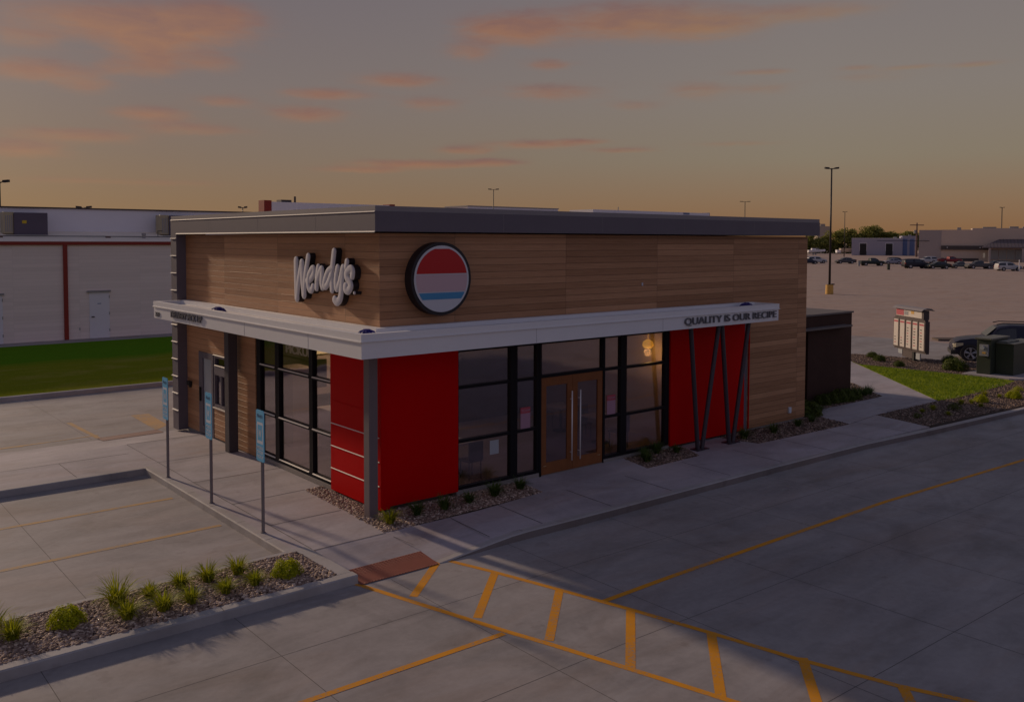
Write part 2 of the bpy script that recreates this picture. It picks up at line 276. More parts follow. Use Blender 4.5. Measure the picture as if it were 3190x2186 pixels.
paint('yellow', (.74, .30, .012), (.30, .25, .22), .62); paint('fade_yellow', (.52, .31, .12), (.31, .27, .25), .58)
def lawn_two(name):
    m = bpy.data.materials.new(name); m.use_nodes = True; t = m.node_tree; b = t.nodes['Principled BSDF']
    g = t.nodes.new('ShaderNodeNewGeometry').outputs['Position']; s_ = t.nodes.new('ShaderNodeSeparateXYZ'); t.links.new(g, s_.inputs[0])
    mp = t.nodes.new('ShaderNodeMapping'); t.links.new(g, mp.inputs[0]); mp.inputs['Scale'].default_value = (.35, 1, 1)
    a = noise(t, mp.outputs[0], .5, 6, .65, .6); f = noise(t, g, 14, 5, .7); k = noise(t, mp.outputs[0], 2.2, 5, .7)
    yy = M(t, 'ADD', s_.outputs[1], M(t, 'MULTIPLY', M(t, 'SUBTRACT', a, .5), 5.0))
    band = M(t, 'DIVIDE', M(t, 'SUBTRACT', yy, 27.9), 1.6, clamp=True)
    lo = mixc(t, k, (.33, .31, .03), (.20, .26, .015)); lo = mixc(t, M(t, 'MULTIPLY', M(t, 'SUBTRACT', a, .5), 4, clamp=True), lo, (.42, .34, .08))
    hi = mixc(t, k, (.10, .24, .012), (.16, .30, .02))
    c = mixc(t, band, lo, hi); c = mixc(t, M(t, 'MULTIPLY', M(t, 'SUBTRACT', f, .42), 2.4, clamp=True), c, mixc(t, 1.0, c, (.4, .45, .4), 'MULTIPLY'))
    t.links.new(c, b.inputs['Base Color']); b.inputs['Roughness'].default_value = 1; b.inputs['Specular IOR Level'].default_value = 0
    bn = t.nodes.new('ShaderNodeBump'); bn.inputs['Distance'].default_value = .06; t.links.new(f, bn.inputs['Height']); t.links.new(bn.outputs[0], b.inputs['Normal']); MATS[name] = m
lawn_two('turf_left')

# ------------------------------------------------------------------ mesh helpers
class MB:
    def __init__(s): s.v = []; s.f = []; s.m = []
    def add(s, vs, fs, mi=0):
        o = len(s.v); s.v += [tuple(p) for p in vs]; s.f += [tuple(i+o for i in f) for f in fs]; s.m += [mi]*len(fs); return s
    def box(s, a, b, mi=0, rot=None, at=(0, 0, 0)):
        (x0, y0, z0), (x1, y1, z1) = a, b
        vs = [(x0,y0,z0),(x1,y0,z0),(x1,y1,z0),(x0,y1,z0),(x0,y0,z1),(x1,y0,z1),(x1,y1,z1),(x0,y1,z1)]
        if rot is not None:
            c, n = math.cos(rot), math.sin(rot); vs = [(at[0]+x*c-y*n, at[1]+x*n+y*c, at[2]+z) for x, y, z in vs]
        return s.add(vs, [(0,3,2,1),(4,5,6,7),(0,1,5,4),(1,2,6,5),(2,3,7,6),(3,0,4,7)], mi)
    def prism(s, poly, z0, z1, mi=0, top=None):
        n = len(poly)
        a = sum(poly[i][0]*poly[(i+1)%n][1]-poly[(i+1)%n][0]*poly[i][1] for i in range(n))
        if a < 0: poly = poly[::-1]
        zt = (lambda p: z1) if not callable(z1) else (lambda p: z1(*p))
        vs = [(x, y, z0) for x, y in poly]+[(x, y, zt((x, y))) for x, y in poly]
        s.add(vs, [tuple(range(n-1, -1, -1))]+[(i, (i+1)%n, (i+1)%n+n, i+n) for i in range(n)], mi)
        s.add(vs[n:], [tuple(range(n))], mi if top is None else top); return s
    def sheet(s, poly, z, mi=0):
        n = len(poly); a = sum(poly[i][0]*poly[(i+1)%n][1]-poly[(i+1)%n][0]*poly[i][1] for i in range(n))
        if a < 0: poly = poly[::-1]
        return s.add([(x, y, z) for x, y in poly], [tuple(range(n))], mi)
    def strip(s, p, q, w, z, mi=0):
        p, q = Vector(p), Vector(q); d = (q-p).normalized(); n = Vector((-d.y, d.x))*w/2
        return s.sheet([tuple(p+n), tuple(p-n), tuple(q-n), tuple(q+n)], z, mi)
    def pline(s, pts, w, z, mi=0):
        for i in range(len(pts)-1): s.strip(pts[i], pts[i+1], w, z+.00005*i, mi)
        return s
    def tube(s, path, r, mi=0, n=10, cap=True, sq=None):
        path = [Vector(p) for p in path]; rs = r if isinstance(r, (list, tuple)) else [r]*len(path); rings = []; up = None
        for i, p in enumerate(path):
            d = (path[min(i+1, len(path)-1)]-path[max(i-1, 0)]).normalized()
            if up is None: up = d.cross(Vector((0, 0, 1)) if abs(d.z) < .9 else Vector((1, 0, 0))).normalized()
            up = (up-d*up.dot(d)).normalized(); b = d.cross(up)
            rings.append([p+(up*math.cos(2*math.pi*k/n)+b*math.sin(2*math.pi*k/n))*rs[i] for k in range(n)])
        vs = [v for g in rings for v in g]; fs = []
        for i in range(len(path)-1):
            for k in range(n): fs.append((i*n+k, i*n+(k+1)%n, (i+1)*n+(k+1)%n, (i+1)*n+k))
        if cap: fs += [tuple(range(n-1, -1, -1)), tuple(range((len(path)-1)*n, len(path)*n))]
        return s.add(vs, fs, mi)
    def cyl(s, c, r, h, mi=0, n=16, r2=None): return s.tube([c, (c[0], c[1], c[2]+h)], [r, r if r2 is None else r2], mi, n)
    def loft(s, rings, mi=0, closed=True, caps=True):
        n = len(rings[0]); vs = [v for g in rings for v in g]; fs = []
        for i in range(len(rings)-1):
            for k in range(n if closed else n-1): fs.append((i*n+k, i*n+(k+1)%n, (i+1)*n+(k+1)%n, (i+1)*n+k))
        if caps: fs += [tuple(range(n-1, -1, -1)), tuple(range((len(rings)-1)*n, len(rings)*n))]
        return s.add(vs, fs, mi)
    def build(s, name, mats, parent=None, smooth=False, bevel=0):
        me = bpy.data.meshes.new(name)
        o = bpy.data.objects.new(name, me); col.objects.link(o)
        off = world_of(parent) if parent is not None else Vector((0, 0, 0))
        me.from_pydata([(x-off.x, y-off.y, z-off.z) for x, y, z in s.v], [], s.f)
        if isinstance(mats, str): mats = [mats]
        for m in mats: me.materials.append(MATS[m])
        if len(mats) > 1: me.polygons.foreach_set('material_index', s.m)
        if smooth: me.polygons.foreach_set('use_smooth', [True]*len(me.polygons))
        me.update()
        if bevel:
            b = o.modifiers.new('bevel', 'BEVEL'); b.width = bevel; b.segments = 2; b.limit_method = 'ANGLE'; b.angle_limit = R(40)
        if parent is not None: o.parent = parent
        return o
def world_of(o):
    p = Vector((0, 0, 0))
    while o is not None: p = p+o.location; o = o.parent
    return p
def tag(o, label=None, cat=None, group=None, kind=None):
    if label: o['label'] = label
    if cat: o['category'] = cat
    if group: o['group'] = group
    if kind: o['kind'] = kind
    return o
def thing(name, loc, label, cat, group=None):
    o = bpy.data.objects.new(name, None); col.objects.link(o); o.location = loc; o.empty_display_size = .3
    return tag(o, label, cat, group, 'thing')
def struct(mb, name, mats, label=None, **k):
    return tag(mb.build(name, mats, **k), label, None, None, 'structure')
def copy_tree(o, parent=None):
    c = o.copy(); col.objects.link(c); c.parent = parent
    for ch in [x for x in bpy.data.objects if x.parent == o]: copy_tree(ch, c)
    return c
def text_mesh(body, size, depth=0.0, width=None, bold=0.0, shear=0.0):
    cu = bpy.data.curves.new('t', 'FONT'); cu.body = body; cu.size = size; cu.extrude = depth/2; cu.offset = bold; cu.shear = shear; cu.align_x = 'LEFT'
    o = bpy.data.objects.new('t', cu); col.objects.link(o); dg = bpy.context.evaluated_depsgraph_get(); dg.update()
    me = bpy.data.meshes.new_from_object(o.evaluated_get(dg)); vs = [tuple(v.co) for v in me.vertices]; fs = [tuple(p.vertices) for p in me.polygons]
    bpy.data.objects.remove(o); bpy.data.curves.remove(cu); bpy.data.meshes.remove(me)
    x0 = min(v[0] for v in vs); x1 = max(v[0] for v in vs); y0 = min(v[1] for v in vs); y1 = max(v[1] for v in vs)
    return vs, fs, x0, x1, y0, y1
def add_text(mb, body, origin, u, v, width, height, depth=.0, mi=0, bold=0.0, shear=0.0):
    """lettering fitted to width x height, origin = lower left, u along, v up, depth extruded toward the viewer"""
    vs, fs, x0, x1, y0, y1 = text_mesh(body, 1, .1 if depth else 0, bold=bold, shear=shear)
    u, v = Vector(u), Vector(v); n = u.cross(v); o = Vector(origin); pts = []
    for x, y, z in vs:
        zz = (z+.05)/.1*depth if depth else 0
        pts.append(o+u*((x-x0)/(x1-x0)*width)+v*((y-y0)/(y1-y0)*height)+n*zz)
    mb.add(pts, fs, mi)

# ------------------------------------------------------------------ ground
def jt(y0): return [(-9, y0+.03), (0, y0), (13, y0-.36), (40, y0-1.1)]
g = MB().sheet([(-2500, -2500), (2500, -2500), (2500, 2500), (-2500, 2500)], -.17)
struct(g, 'ground', ['lot'], 'wide worn parking lot surface reaching to the horizon')
pv = MB(); pv.sheet([(-60, -21.2), (34.2, -21.2), (42, 9), (40, 19.95), (-60, 20.9)], -.15)
for y0 in (-4.35, -7.08, -9.8, -12.5, -15.3): pv.pline(jt(y0), .011, -.1490, 1)
for x0, ya, yb in [(-12.2,-2.6,-19),(-9.55,-2.6,-19),(-6.9,-2.6,-19),(-4.24,-2.6,-19),(-1.57,-2.9,-19),(1.08,-2.75,-19),(3.73,-2.85,-19),(6.5,-2.9,-19),(9.14,-2.95,-19),(12.0,-3.1,-19),(15,-3.3,-19),(18,-3.5,-19),(21,-3.7,-19)]:
    pv.strip((x0, ya), (x0+.02, yb), .010, -.1486, 1)
pv.strip((-5.77, -1.0), (-5.77, 6.7), .010, -.1486, 1); pv.strip((-9.6, -1.0), (-9.6, 6.7), .010, -.1486, 1)
pv.strip((-40, 14.65), (0, 14.65), .010, -.1490, 1); pv.strip((-40, 17.6), (30, 17.6), .010, -.1490, 1)
for x0 in (-7.6, -2.5, 2.6): pv.strip((x0, 11.6), (x0-.05, 20), .010, -.1486, 1)
struct(pv, 'pavement', ['pavement', 'joint'], 'jointed concrete parking pavement')

pm = MB(); yl, yr = [(-2.14,-2.66),(-1.34,-5.73),(-1.14,-6.40),(-.64,-8.27),(.15,-11.4),(.9,-14.4)], [(-.34,-2.66),(-.02,-3.71),(.34,-5.10),(.65,-6.34),(.93,-7.64),(1.19,-8.92),(1.54,-10.18),(1.85,-10.96),(2.7,-14.2)]
pm.pline(yl, .105, -.1472); pm.pline(yr, .105, -.1472)
for a, b in [((-1.69,-3.76),(-.44,-2.68)),((-1.39,-5.06),(-.01,-3.77)),((-1.07,-6.33),(.3,-5.07)),((-.78,-7.64),(.62,-6.35)),((-.47,-8.89),(.96,-7.63)),((-.15,-10.15),(1.28,-8.94)),((.15,-11.4),(1.59,-10.19)),((.5,-12.7),(1.95,-11.5))]:
    pm.strip(a, b, .14, -.1480)
struct(pm, 'crosswalk_marking', ['yellow'], 'orange painted crosswalk with slanted rungs across the lane')
ln = MB(); ln.pline([(-16, -5.68), (-4.5, -5.67), (-1.42, -5.74)], .11, -.1462)
ln.pline([(.5, -5.84), (2.2, -5.83), (9.26, -5.94), (15.78, -6.35), (30, -7.3)], .11, -.1462)
struct(ln, 'lane_line', ['yellow'], 'orange painted lane line')
st = MB(); st.strip((-16, 4.2), (-2.75, 4.25), .13, -.1470); st.strip((-16, 1.62), (-2.66, 1.73), .13, -.1470)
st.strip((-2.4, 14.57), (-2.3, 11.7), .14, -.1470)
struct(st, 'parking_line', ['fade_yellow'], 'faded yellow parking stall lines')
s2 = MB(); s2.sheet([(-.54, 14.57), (.02, 14.51), (-.12, 12.3), (-.65, 11.75)], -.1470)
for k in range(3): s2.strip((-14, 12.9+k*.05-.9*k), (-4.2+k, 11.9+.1*k), .1, -.1470+.0004*k)
struct(s2, 'faded_marking', ['fade_yellow'], 'faded orange painted patch beside the rear ramp')

def slab_mesh(xs, ys, zf, joints=(), mats=('walk', 'joint'), zb=-.18):
    mb = MB(); nx, ny = len(xs), len(ys); vs = [(x, y, zf(x, y)) for y in ys for x in xs]
    mb.add(vs, [(j*nx+i, j*nx+i+1, (j+1)*nx+i+1, (j+1)*nx+i) for j in range(ny-1) for i in range(nx-1)])
    return mb
def clamp(v, a=0, b=1): return max(a, min(b, v))
def zwalk(x, y):
    sx = 1 if x <= -.5 else clamp(1-(x+.5)/1.9); sy = clamp((-y-1.15)/1.55)
    return -.143*sx*sy if y < 3 else -.14*clamp((y-9.65)/1.7)
# side walk + front walk (left part, with the ramp)
fr_y = lambda x: np.interp(x, [-2.2, -.5, 1, 3.8, 9.25, 13.6, 16.9, 22.9, 45], [-2.78, -2.66, -2.62, -2.70, -2.79, -2.92, -3.2, -3.6, -5.1])
wk = MB()
xs = [-2.38+i*(2.38/8) for i in range(9)]; ys = list(np.linspace(-1.16, 11.35, 60)); nx = len(xs)
wk.add([(x, y, zwalk(x, y)) for y in ys for x in xs], [(j*nx+i, j*nx+i+1, (j+1)*nx+i+1, (j+1)*nx+i) for j in range(len(ys)-1) for i in range(nx-1)])
xs = list(np.linspace(-2.1, 1.6, 24)); n = 12; rows = []
for j in range(n+1): rows.append([(x, (-1.16+(fr_y(x)+1.16)*j/n)) for x in xs])
vs = [(x, y, zwalk(x, y)+.0005) for r_ in rows for x, y in r_]; nx = len(xs)
wk.add(vs, [(j*nx+i, (j+1)*nx+i, (j+1)*nx+i+1, j*nx+i+1) for j in range(n) for i in range(nx-1)])
wk.prism([(1.6, -1.16), (1.6, fr_y(1.6)), (3.8, fr_y(3.8)), (9.25, fr_y(9.25)), (13.6, fr_y(13.6)), (17.32, -3.12), (17.82, -1.16), (15.82, -1.39), (11.39, -1.19), (9.02, -1.03), (6.97, -1.05), (3.58, -.98)], -.18, .0005)
wk.prism([(3.58, -.98), (3.72, 0.1), (7.3, 0.1), (6.97, -1.05)], -.18, .0008)
wk.prism([(9.02, -1.03), (9.38, -.28), (9.3, .05), (11.15, .05), (11.27, -.67), (11.39, -1.19)], -.18, .0008)
wk.prism([(15.82, -1.39), (16.14, -.21), (17.18, .49), (20.77, .46), (21.34, .5), (21.99, -1.21), (17.82, -1.16)], -.18, .0008)
wk.prism([(21.34, .5), (23.28, 2.73), (29.5, 9.2), (31.5, 8.3), (29.14, 6.07), (21.99, -1.21)], -.18, .0008)
# rear landing that slopes to the drive lane, and the walk running left
wk.prism([(-40, 6.83), (-2.38, 6.83), (-2.38, 8.5), (-40, 8.5)], -.18, .0012)
gx = [-40, -9, -6.5, -5, -4.2, -3.6, -3.1, -2.7, -2.38]; gy = list(np.linspace(8.5, 11.35, 13))
zl = lambda x, y: (lambda s_: s_*(-.15*clamp((y-8.5)/2.8))+(1-s_)*(-.14*clamp((y-9.65)/1.7)))(clamp((-2.38-x)/2.2))+.0012
wk.add([(x, y, zl(x, y)) for y in gy for x in gx], [(j*9+i, j*9+i+1, (j+1)*9+i+1, (j+1)*9+i) for j in range(12) for i in range(8)])
for a, b in [((-2.12,9.64),(0,9.62)),((-2.12,7.08),(0,7.06)),((-2.12,4.68),(0,4.66)),((-2.12,2.47),(-.42,2.53)),((-2.1,.65),(-.55,.66)),((-2.1,-1.17),(-.6,-1.16))]: wk.strip(a, b, .018, .004, 1)
wk.strip((-2.11, -1.1), (-2.13, 9.6), .012, .0045, 1)
for x0 in (.9, 2.2, 4.1, 6.0, 8.1, 10.2, 12.3, 14.4, 16.2): wk.strip((x0, -1.2 if x0 < 1.7 or x0 > 3.6 else -1.12), (x0-.1, fr_y(x0)+.02), .018, .004 if x0 > 1.5 else -.0, 1)
wk.strip((-.58, -1.2), (-.52, -2.0), .012, -.02, 1)
wk.strip((-40, 8.52), (-2.4, 8.54), .018, .004, 1); wk.strip((-4.08, 6.86), (-4.08, 8.5), .013, .0045, 1); wk.strip((-9.6, 6.86), (-9.6, 8.5), .013, .0045, 1)
wk.strip((17.82, -1.16), (15.85, -1.38), .018, .004, 1); wk.strip((20.8, .44), (21.99, -1.2), .018, .004, 1); wk.strip((17.82, -1.16), (20.67, -1.13), .013, .0045, 1)
struct(wk, 'sidewalk', ['walk', 'walk_joint'], 'jointed concrete walk round the restaurant')

kb = MB()
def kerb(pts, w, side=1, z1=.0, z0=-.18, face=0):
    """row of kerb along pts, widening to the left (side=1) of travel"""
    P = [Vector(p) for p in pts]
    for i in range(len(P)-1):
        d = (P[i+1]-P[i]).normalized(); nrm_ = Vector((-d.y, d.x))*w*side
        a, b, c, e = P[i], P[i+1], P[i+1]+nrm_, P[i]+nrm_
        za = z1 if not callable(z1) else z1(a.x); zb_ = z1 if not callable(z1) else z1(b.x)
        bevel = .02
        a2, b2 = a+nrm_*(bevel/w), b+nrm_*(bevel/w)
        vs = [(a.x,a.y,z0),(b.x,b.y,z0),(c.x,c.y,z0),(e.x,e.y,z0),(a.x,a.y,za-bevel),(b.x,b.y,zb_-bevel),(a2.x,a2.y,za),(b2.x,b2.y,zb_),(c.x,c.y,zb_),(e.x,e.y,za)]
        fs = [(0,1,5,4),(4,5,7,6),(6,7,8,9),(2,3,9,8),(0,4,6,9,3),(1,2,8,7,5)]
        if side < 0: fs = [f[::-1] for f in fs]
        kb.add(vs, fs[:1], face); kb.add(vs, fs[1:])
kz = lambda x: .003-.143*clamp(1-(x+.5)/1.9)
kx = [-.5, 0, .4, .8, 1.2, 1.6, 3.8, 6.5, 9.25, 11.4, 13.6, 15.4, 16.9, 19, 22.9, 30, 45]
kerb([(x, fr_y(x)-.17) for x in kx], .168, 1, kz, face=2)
kerb([(-2.56, 6.83), (-2.56, -.92)], .178, 1, .003)                       # along the three signs
kerb([(-40, 6.68), (-2.56, 6.68)], .15, 1, .004)                           # parking side of the left walk
kerb([(-14, -2.72), (-2.10, -2.72)], .2, 1, .003); kerb([(-2.10, -2.518), (-2.10, -.9)], .27, 1, .0045); kerb([(-2.37, -.9), (-14, -.9)], .13, 1, .006)
kerb([(-60, 20.05), (32, 19.8)], .2, 1, .006)
for x in (-4.4, -7.4, 1.5): kb.strip((x, -2.74), (x+.02, -2.5) if x < 0 else (x, fr_y(x)), .01, .0062, 1)
for y in (5.2, 3.9, 2.6, 1.2, -.1): kb.strip((-2.57, y), (-2.39, y+.01), .01, .0062, 1)
for x in (-5.0, -2.2, .8): kb.strip((x, 20.06), (x, 20.24), .02, .0072, 1)
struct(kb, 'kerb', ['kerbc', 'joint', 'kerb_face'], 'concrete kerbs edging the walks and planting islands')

# planting beds
bd = MB()
BEDS = dict(isl=[(-14, -1.03), (-2.4, -1.05), (-2.36, -2.52), (-14, -2.52)], frontl=[(.03, 2.55), (-.42, 2.5), (-.6, -1.16), (3.58, -.98), (3.72, .05), (.03, .05)],
            mid=[(7.25, .05), (6.97, -1.05), (9.02, -1.03), (9.38, -.28), (9.3, .05)], right=[(11.15, .05), (11.27, -.67), (11.39, -1.19), (15.82, -1.39), (16.14, -.21), (17.18, .49), (21.34, .5), (23.28, 2.73), (23.6, 6), (15.53, 6), (15.53, .05)],
            rb=[(17.82, -1.16), (21.99, -1.21), (29.0, -1.0), (33.2, 1.2), (36.5, -1.5), (40, -4.55), (22.9, -3.42), (17.35, -3.0)], back=[(29.14, 6.07), (31.8, 8.2), (33.1, 3.8), (34.0, 2.2), (33.3, 1.25), (28.95, -.9), (28.5, 5.4)])
for k, p in BEDS.items(): bd.prism(p, -.2, -.015)
struct(bd, 'planting_bed', ['soil'], 'dark soil of the planting beds')
def inside(p, x, y):
    c = np.zeros(len(x), bool); n = len(p)
    for i in range(n):
        (x1, y1), (x2, y2) = p[i], p[(i+1)%n]
        cond = ((y1 > y) != (y2 > y)) & (x < (x2-x1)*(y-y1)/((y2-y1) or 1e-9)+x1); c ^= cond
    return c
def scatter(poly, dens, clip=None):
    P = np.array(poly); lo, hi = P.min(0), P.max(0)
    if clip: lo = np.maximum(lo, clip[0]); hi = np.minimum(hi, clip[1])
    n = int(dens*np.prod(hi-lo)); q = rng.random((n, 2))*(hi-lo)+lo; return q[inside(poly, q[:, 0], q[:, 1])]
ico = bmesh.new(); bmesh.ops.create_icosphere(ico, subdivisions=1, radius=1); IV = np.array([v.co[:] for v in ico.verts]); ico.verts.ensure_lookup_table(); IF = np.array([[v.index for v in f.verts] for f in ico.faces]); ico.free()
def stone_mesh(name, pts, smin, smax, z, mat_):
    n = len(pts); s = rng.uniform(smin, smax, (n, 1, 1))*rng.uniform(.55, 1.25, (n, 1, 3)); s[:, :, 2] *= .6
    v = IV[None]*s*rng.uniform(.8, 1.2, (n, 12, 1)); a = rng.uniform(0, 6.28, n); c, d = np.cos(a)[:, None], np.sin(a)[:, None]
    x = v[:, :, 0]*c-v[:, :, 1]*d; y = v[:, :, 0]*d+v[:, :, 1]*c
    V = np.stack([x+pts[:, :1], y+pts[:, 1:2], v[:, :, 2]+z+rng.uniform(0, .014, (n, 1))], -1).reshape(-1, 3)
    Fc = (IF[None]+np.arange(n)[:, None, None]*12).reshape(-1, 3)
    me = bpy.data.meshes.new(name); me.vertices.add(len(V)); me.vertices.foreach_set('co', V.ravel()); me.loops.add(Fc.size); me.loops.foreach_set('vertex_index', Fc.ravel())
    me.polygons.add(len(Fc)); me.polygons.foreach_set('loop_start', np.arange(0, Fc.size, 3)); me.polygons.foreach_set('loop_total', np.full(len(Fc), 3)); me.update(); me.validate()
    me.materials.append(MATS[mat_]); o = bpy.data.objects.new(name, me); col.objects.link(o); return o
pp = np.concatenate([scatter(BEDS['isl'], 1200, ((-8.6, -3), (0, 0))), scatter(BEDS['frontl'], 1100)])
tag(stone_mesh('gravel', pp, .016, .042, -.008, 'gravel_m'), 'brown river gravel filling the near planting beds', 'gravel', None, 'stuff')
pp = np.concatenate([scatter(BEDS['mid'], 900), scatter(BEDS['right'], 520), scatter(BEDS['rb'], 330), scatter(BEDS['back'], 260)])
tag(stone_mesh('gravel', pp, .016, .038, -.008, 'mulch'), 'brown gravel filling the farther planting beds', 'gravel', None, 'stuff')
gl_ = MB(); gl_.prism([(21.99, -1.19), (29.14, 6.05), (28.5, 5.4), (28.95, 1.0), (29.0, -.6), (28.9, -1.1), (27.9, -1.25), (23.0, -1.4)], -.05, .012)
struct(gl_, 'lawn', ['turf_lime'], 'bright green clipped lawn beside the diagonal path')
gl_ = MB().prism([(-60, 20.25), (32, 20.0), (40, 36.2), (-60, 37.2)], -.1, 0); struct(gl_, 'lawn', ['turf_left'], 'wide lawn, dark green by the block building and olive towards the kerb')
gl_ = MB().prism([(-60, 37.2), (40, 36.2), (40, 38.3), (-60, 38.3)], -.1, .01); struct(gl_, 'footpath', ['pavement'], 'concrete strip at the foot of the white block building')
gl_ = MB().prism([(-300, -21.2), (300, -23), (300, -60), (-300, -60)], -.2, -.08); struct(gl_, 'lawn', ['verge'], 'dry roadside grass behind the viewer')
gl_ = MB().prism([(33.6, 7.7), (36.6, 6.6), (42, 3), (60, -12), (60, -30), (34, -10), (34.6, 1.8)], -.2, -.146); struct(gl_, 'drive_lane', ['asphalt' if 0 else 'pavement'], 'drive lane curving past the menu board')
md = MB(); md.prism([(42.6, 8.3), (43.3, 9.0), (60, -5.2), (59.4, -6.0)], -.2, -.06); struct(md, 'median', ['soil'], 'narrow brown median strip beyond the drive lane')
# tactile pads
def tactile(poly, z, nx_, ny_, mat_, name, label):
    mb = MB(); p = [Vector(q) for q in poly]; zz = z if callable(z) else (lambda x, y: z)
    mb.add([(q.x, q.y, zz(q.x, q.y)) for q in p], [(0, 1, 2, 3)])
    for i in range(nx_):
        for j in range(ny_):
            u, v = (i+.5)/nx_, (j+.5)/ny_; c = (p[0]*(1-u)+p[1]*u)*(1-v)+(p[3]*(1-u)+p[2]*u)*v; r_ = .013; h = .006; zc = zz(c.x, c.y)
            vs = [(c.x+r_*1.5*math.cos(a), c.y+r_*1.5*math.sin(a), zc+.0004) for a in [k*math.pi/4 for k in range(8)]]+[(c.x+r_*math.cos(a), c.y+r_*math.sin(a), zc+h) for a in [k*math.pi/4 for k in range(8)]]
            mb.add(vs, [(k, (k+1)%8, (k+1)%8+8, k+8) for k in range(8)]+[tuple(range(8, 16))])
    return tag(mb.build(name, [mat_]), label, 'paving', None, 'structure')
tactile([(-2.09, -2.82), (-.54, -2.84), (-.5, -2.2), (-2.09, -2.2)], lambda x, y: zwalk(x, y)+.006 if y > -2.7 else -.138, 26, 11, 'tactile', 'tactile_paving', 'rust red tactile paving at the crosswalk ramp')
tactile([(-2.36, 11.0), (-.62, 11.15), (-.62, 11.75), (-2.36, 11.62)], lambda x, y: zwalk(x, y)+.008, 24, 8, 'tactile_old', 'tactile_paving', 'faded brown tactile paving at the rear ramp')

# ------------------------------------------------------------------ restaurant
rest = thing('restaurant_building', (7.5, 5.5, 0), 'restaurant with wood siding, red panels, dark parapet and white wrap-around canopy', 'building')
WZ = 5.72; L_, W_ = 15.533, 11.31
wl = MB()
def lbox(y0, y1, z0, z1, x0=0, x1=.2, mi=0): wl.box((x0, y0, z0), (x1, y1, z1), mi)
lbox(.0, 11.0, 3.2, WZ); lbox(6.05, 7.9, 0.02, 3.2); lbox(9.93, 10.9, .02, 3.2); lbox(8.82, 9.93, 2.38, 3.2); lbox(7.9, 8.82, 2.40, 3.2); lbox(7.9, 8.82, .05, .90)
wl.box((.2, 0, 3.2), (L_, .2, WZ)); wl.box((12.46, 0, .06), (L_, .2, 3.2)); wl.box((L_-.2, .2, .02), (L_, 11.0, WZ)); wl.box((.2, 10.8, .02), (L_-.2, 11.0, WZ))
wl.build('wall', ['wood'], rest)
def each(name, mt, boxes, parent):
    for a, b in boxes: m_ = MB(); m_.box(a, b); m_.build(name, [mt], parent)
each('plinth', 'base_conc', [((.02, 6.05, -.1), (.18, 10.9, .02)), ((.01, 2.0, -.1), (.16, 6.05, .10)), ((1.94, .01, -.1), (4.40, .18, .10)), ((6.5, .01, -.1), (9.02, .18, .08)), ((12.4, .03, -.1), (L_-.02, .18, .06)), ((4.401, .02, -.1), (6.499, .5, .015))], rest)
def drip(x0, xo, ya, yb, z0, z1, name, parent, mt='glint_trim'):  # slanted pale strip: sun glint on an edge put into shape and colour
    m_ = MB(); m_.add([(xo, ya, z0), (x0, ya, z1), (x0, ya, z0), (xo, yb, z0), (x0, yb, z1), (x0, yb, z0)], [(0, 1, 4, 3), (0, 3, 5, 2), (0, 2, 1), (3, 4, 5)]); m_.build(name, [mt], parent)
rp = MB(); rp.box((-.02, -.05, .05), (.2, 2.05, 3.2)); o = rp.build('red_panel', ['red_panel'], rest)
[drip(-.0205, -.034, 0, 2.05, z-.008, z+.008, 'panel_joint', o) for z in (1.54, 1.04, .54)]  # pale glint strips on the sunlit joints
each('panel_joint', 'red_panel', [((-.03, .0, 2.03), (-.02, 2.05, 2.045))], o)
rp = MB(); rp.box((.2, -.05, .10), (1.94, .19, 3.2)); rp.build('red_panel', ['red_panel'], rest)
rp = MB(); rp.box((9.02, -.03, .06), (12.30, .19, 3.2)); rp.build('red_panel', ['red_panel'], rest)
rp = MB(); rp.box((12.30, -.012, .06), (12.46, .19, 3.2)); rp.build('corner_trim', ['metal_dark'], rest)
rp = MB(); rp.tube([(12.52, -.03, .08), (12.52, -.03, 3.3)], .022, n=8); rp.build('pipe', ['red_panel'], rest)
ct = MB(); ct.box((-.012, -.012, 3.8), (.02, .02, 5.70)); ct.build('corner_trim', ['wood'], rest)
# pilaster, its joint lines drawn as pale sun glints
pl = MB(); pl.box((-.28, 10.86, -.05), (.6, W_, 5.75)); pil = pl.build('pilaster', ['metal_dark'], rest)
[drip(-.2805, -.318, 10.85, W_+.01, 6.12-.508*k-.010, 6.12-.508*k+.012, 'panel_joint', pil) for k in range(1, 12)]
# parapet
pa = MB()
def ring(x0, y0, x1, y1, z0, z1, wdt, mi=0):
    pa.box((x0, y0, z0), (x1, y0+wdt, z1), mi); pa.box((x0, y1-wdt, z0), (x1, y1, z1), mi); pa.box((x0, y0+wdt, z0), (x0+wdt, y1-wdt, z1), mi); pa.box((x1-wdt, y0+wdt, z0), (x1, y1-wdt, z1), mi)
ring(-.28, -.294, L_+.21, W_, 5.75, 6.155, .3); 
ring(-.27, -.284, L_+.20, W_-.01, 6.155, 6.262, .28, 1)
par = pa.build('parapet', ['metal_dark', 'metal_cap'], rest)
drip(-.281, -.306, -.294, 10.84, 5.735, 5.762, 'parapet_trim', par); drip(-.2815, -.297, -.294, W_, 6.138, 6.158, 'parapet_trim', par)  # pale strips paint the glint along the sunlit side
each('panel_seam', 'metal_cap', [((-.2815, y, 5.76), (-.279, y+.008, 6.14)) for y in (2.2, 5.2, 8.4)]+[((x, -.2955, 5.76), (x+.006, -.293, 6.15)) for x in (3.0, 6.1, 9.2, 12.3)], par)
rf = MB(); rf.box((.02, .01, 5.75), (L_-.05, 11.0, 5.9)); rf.build('roof', ['white_roof'], rest)
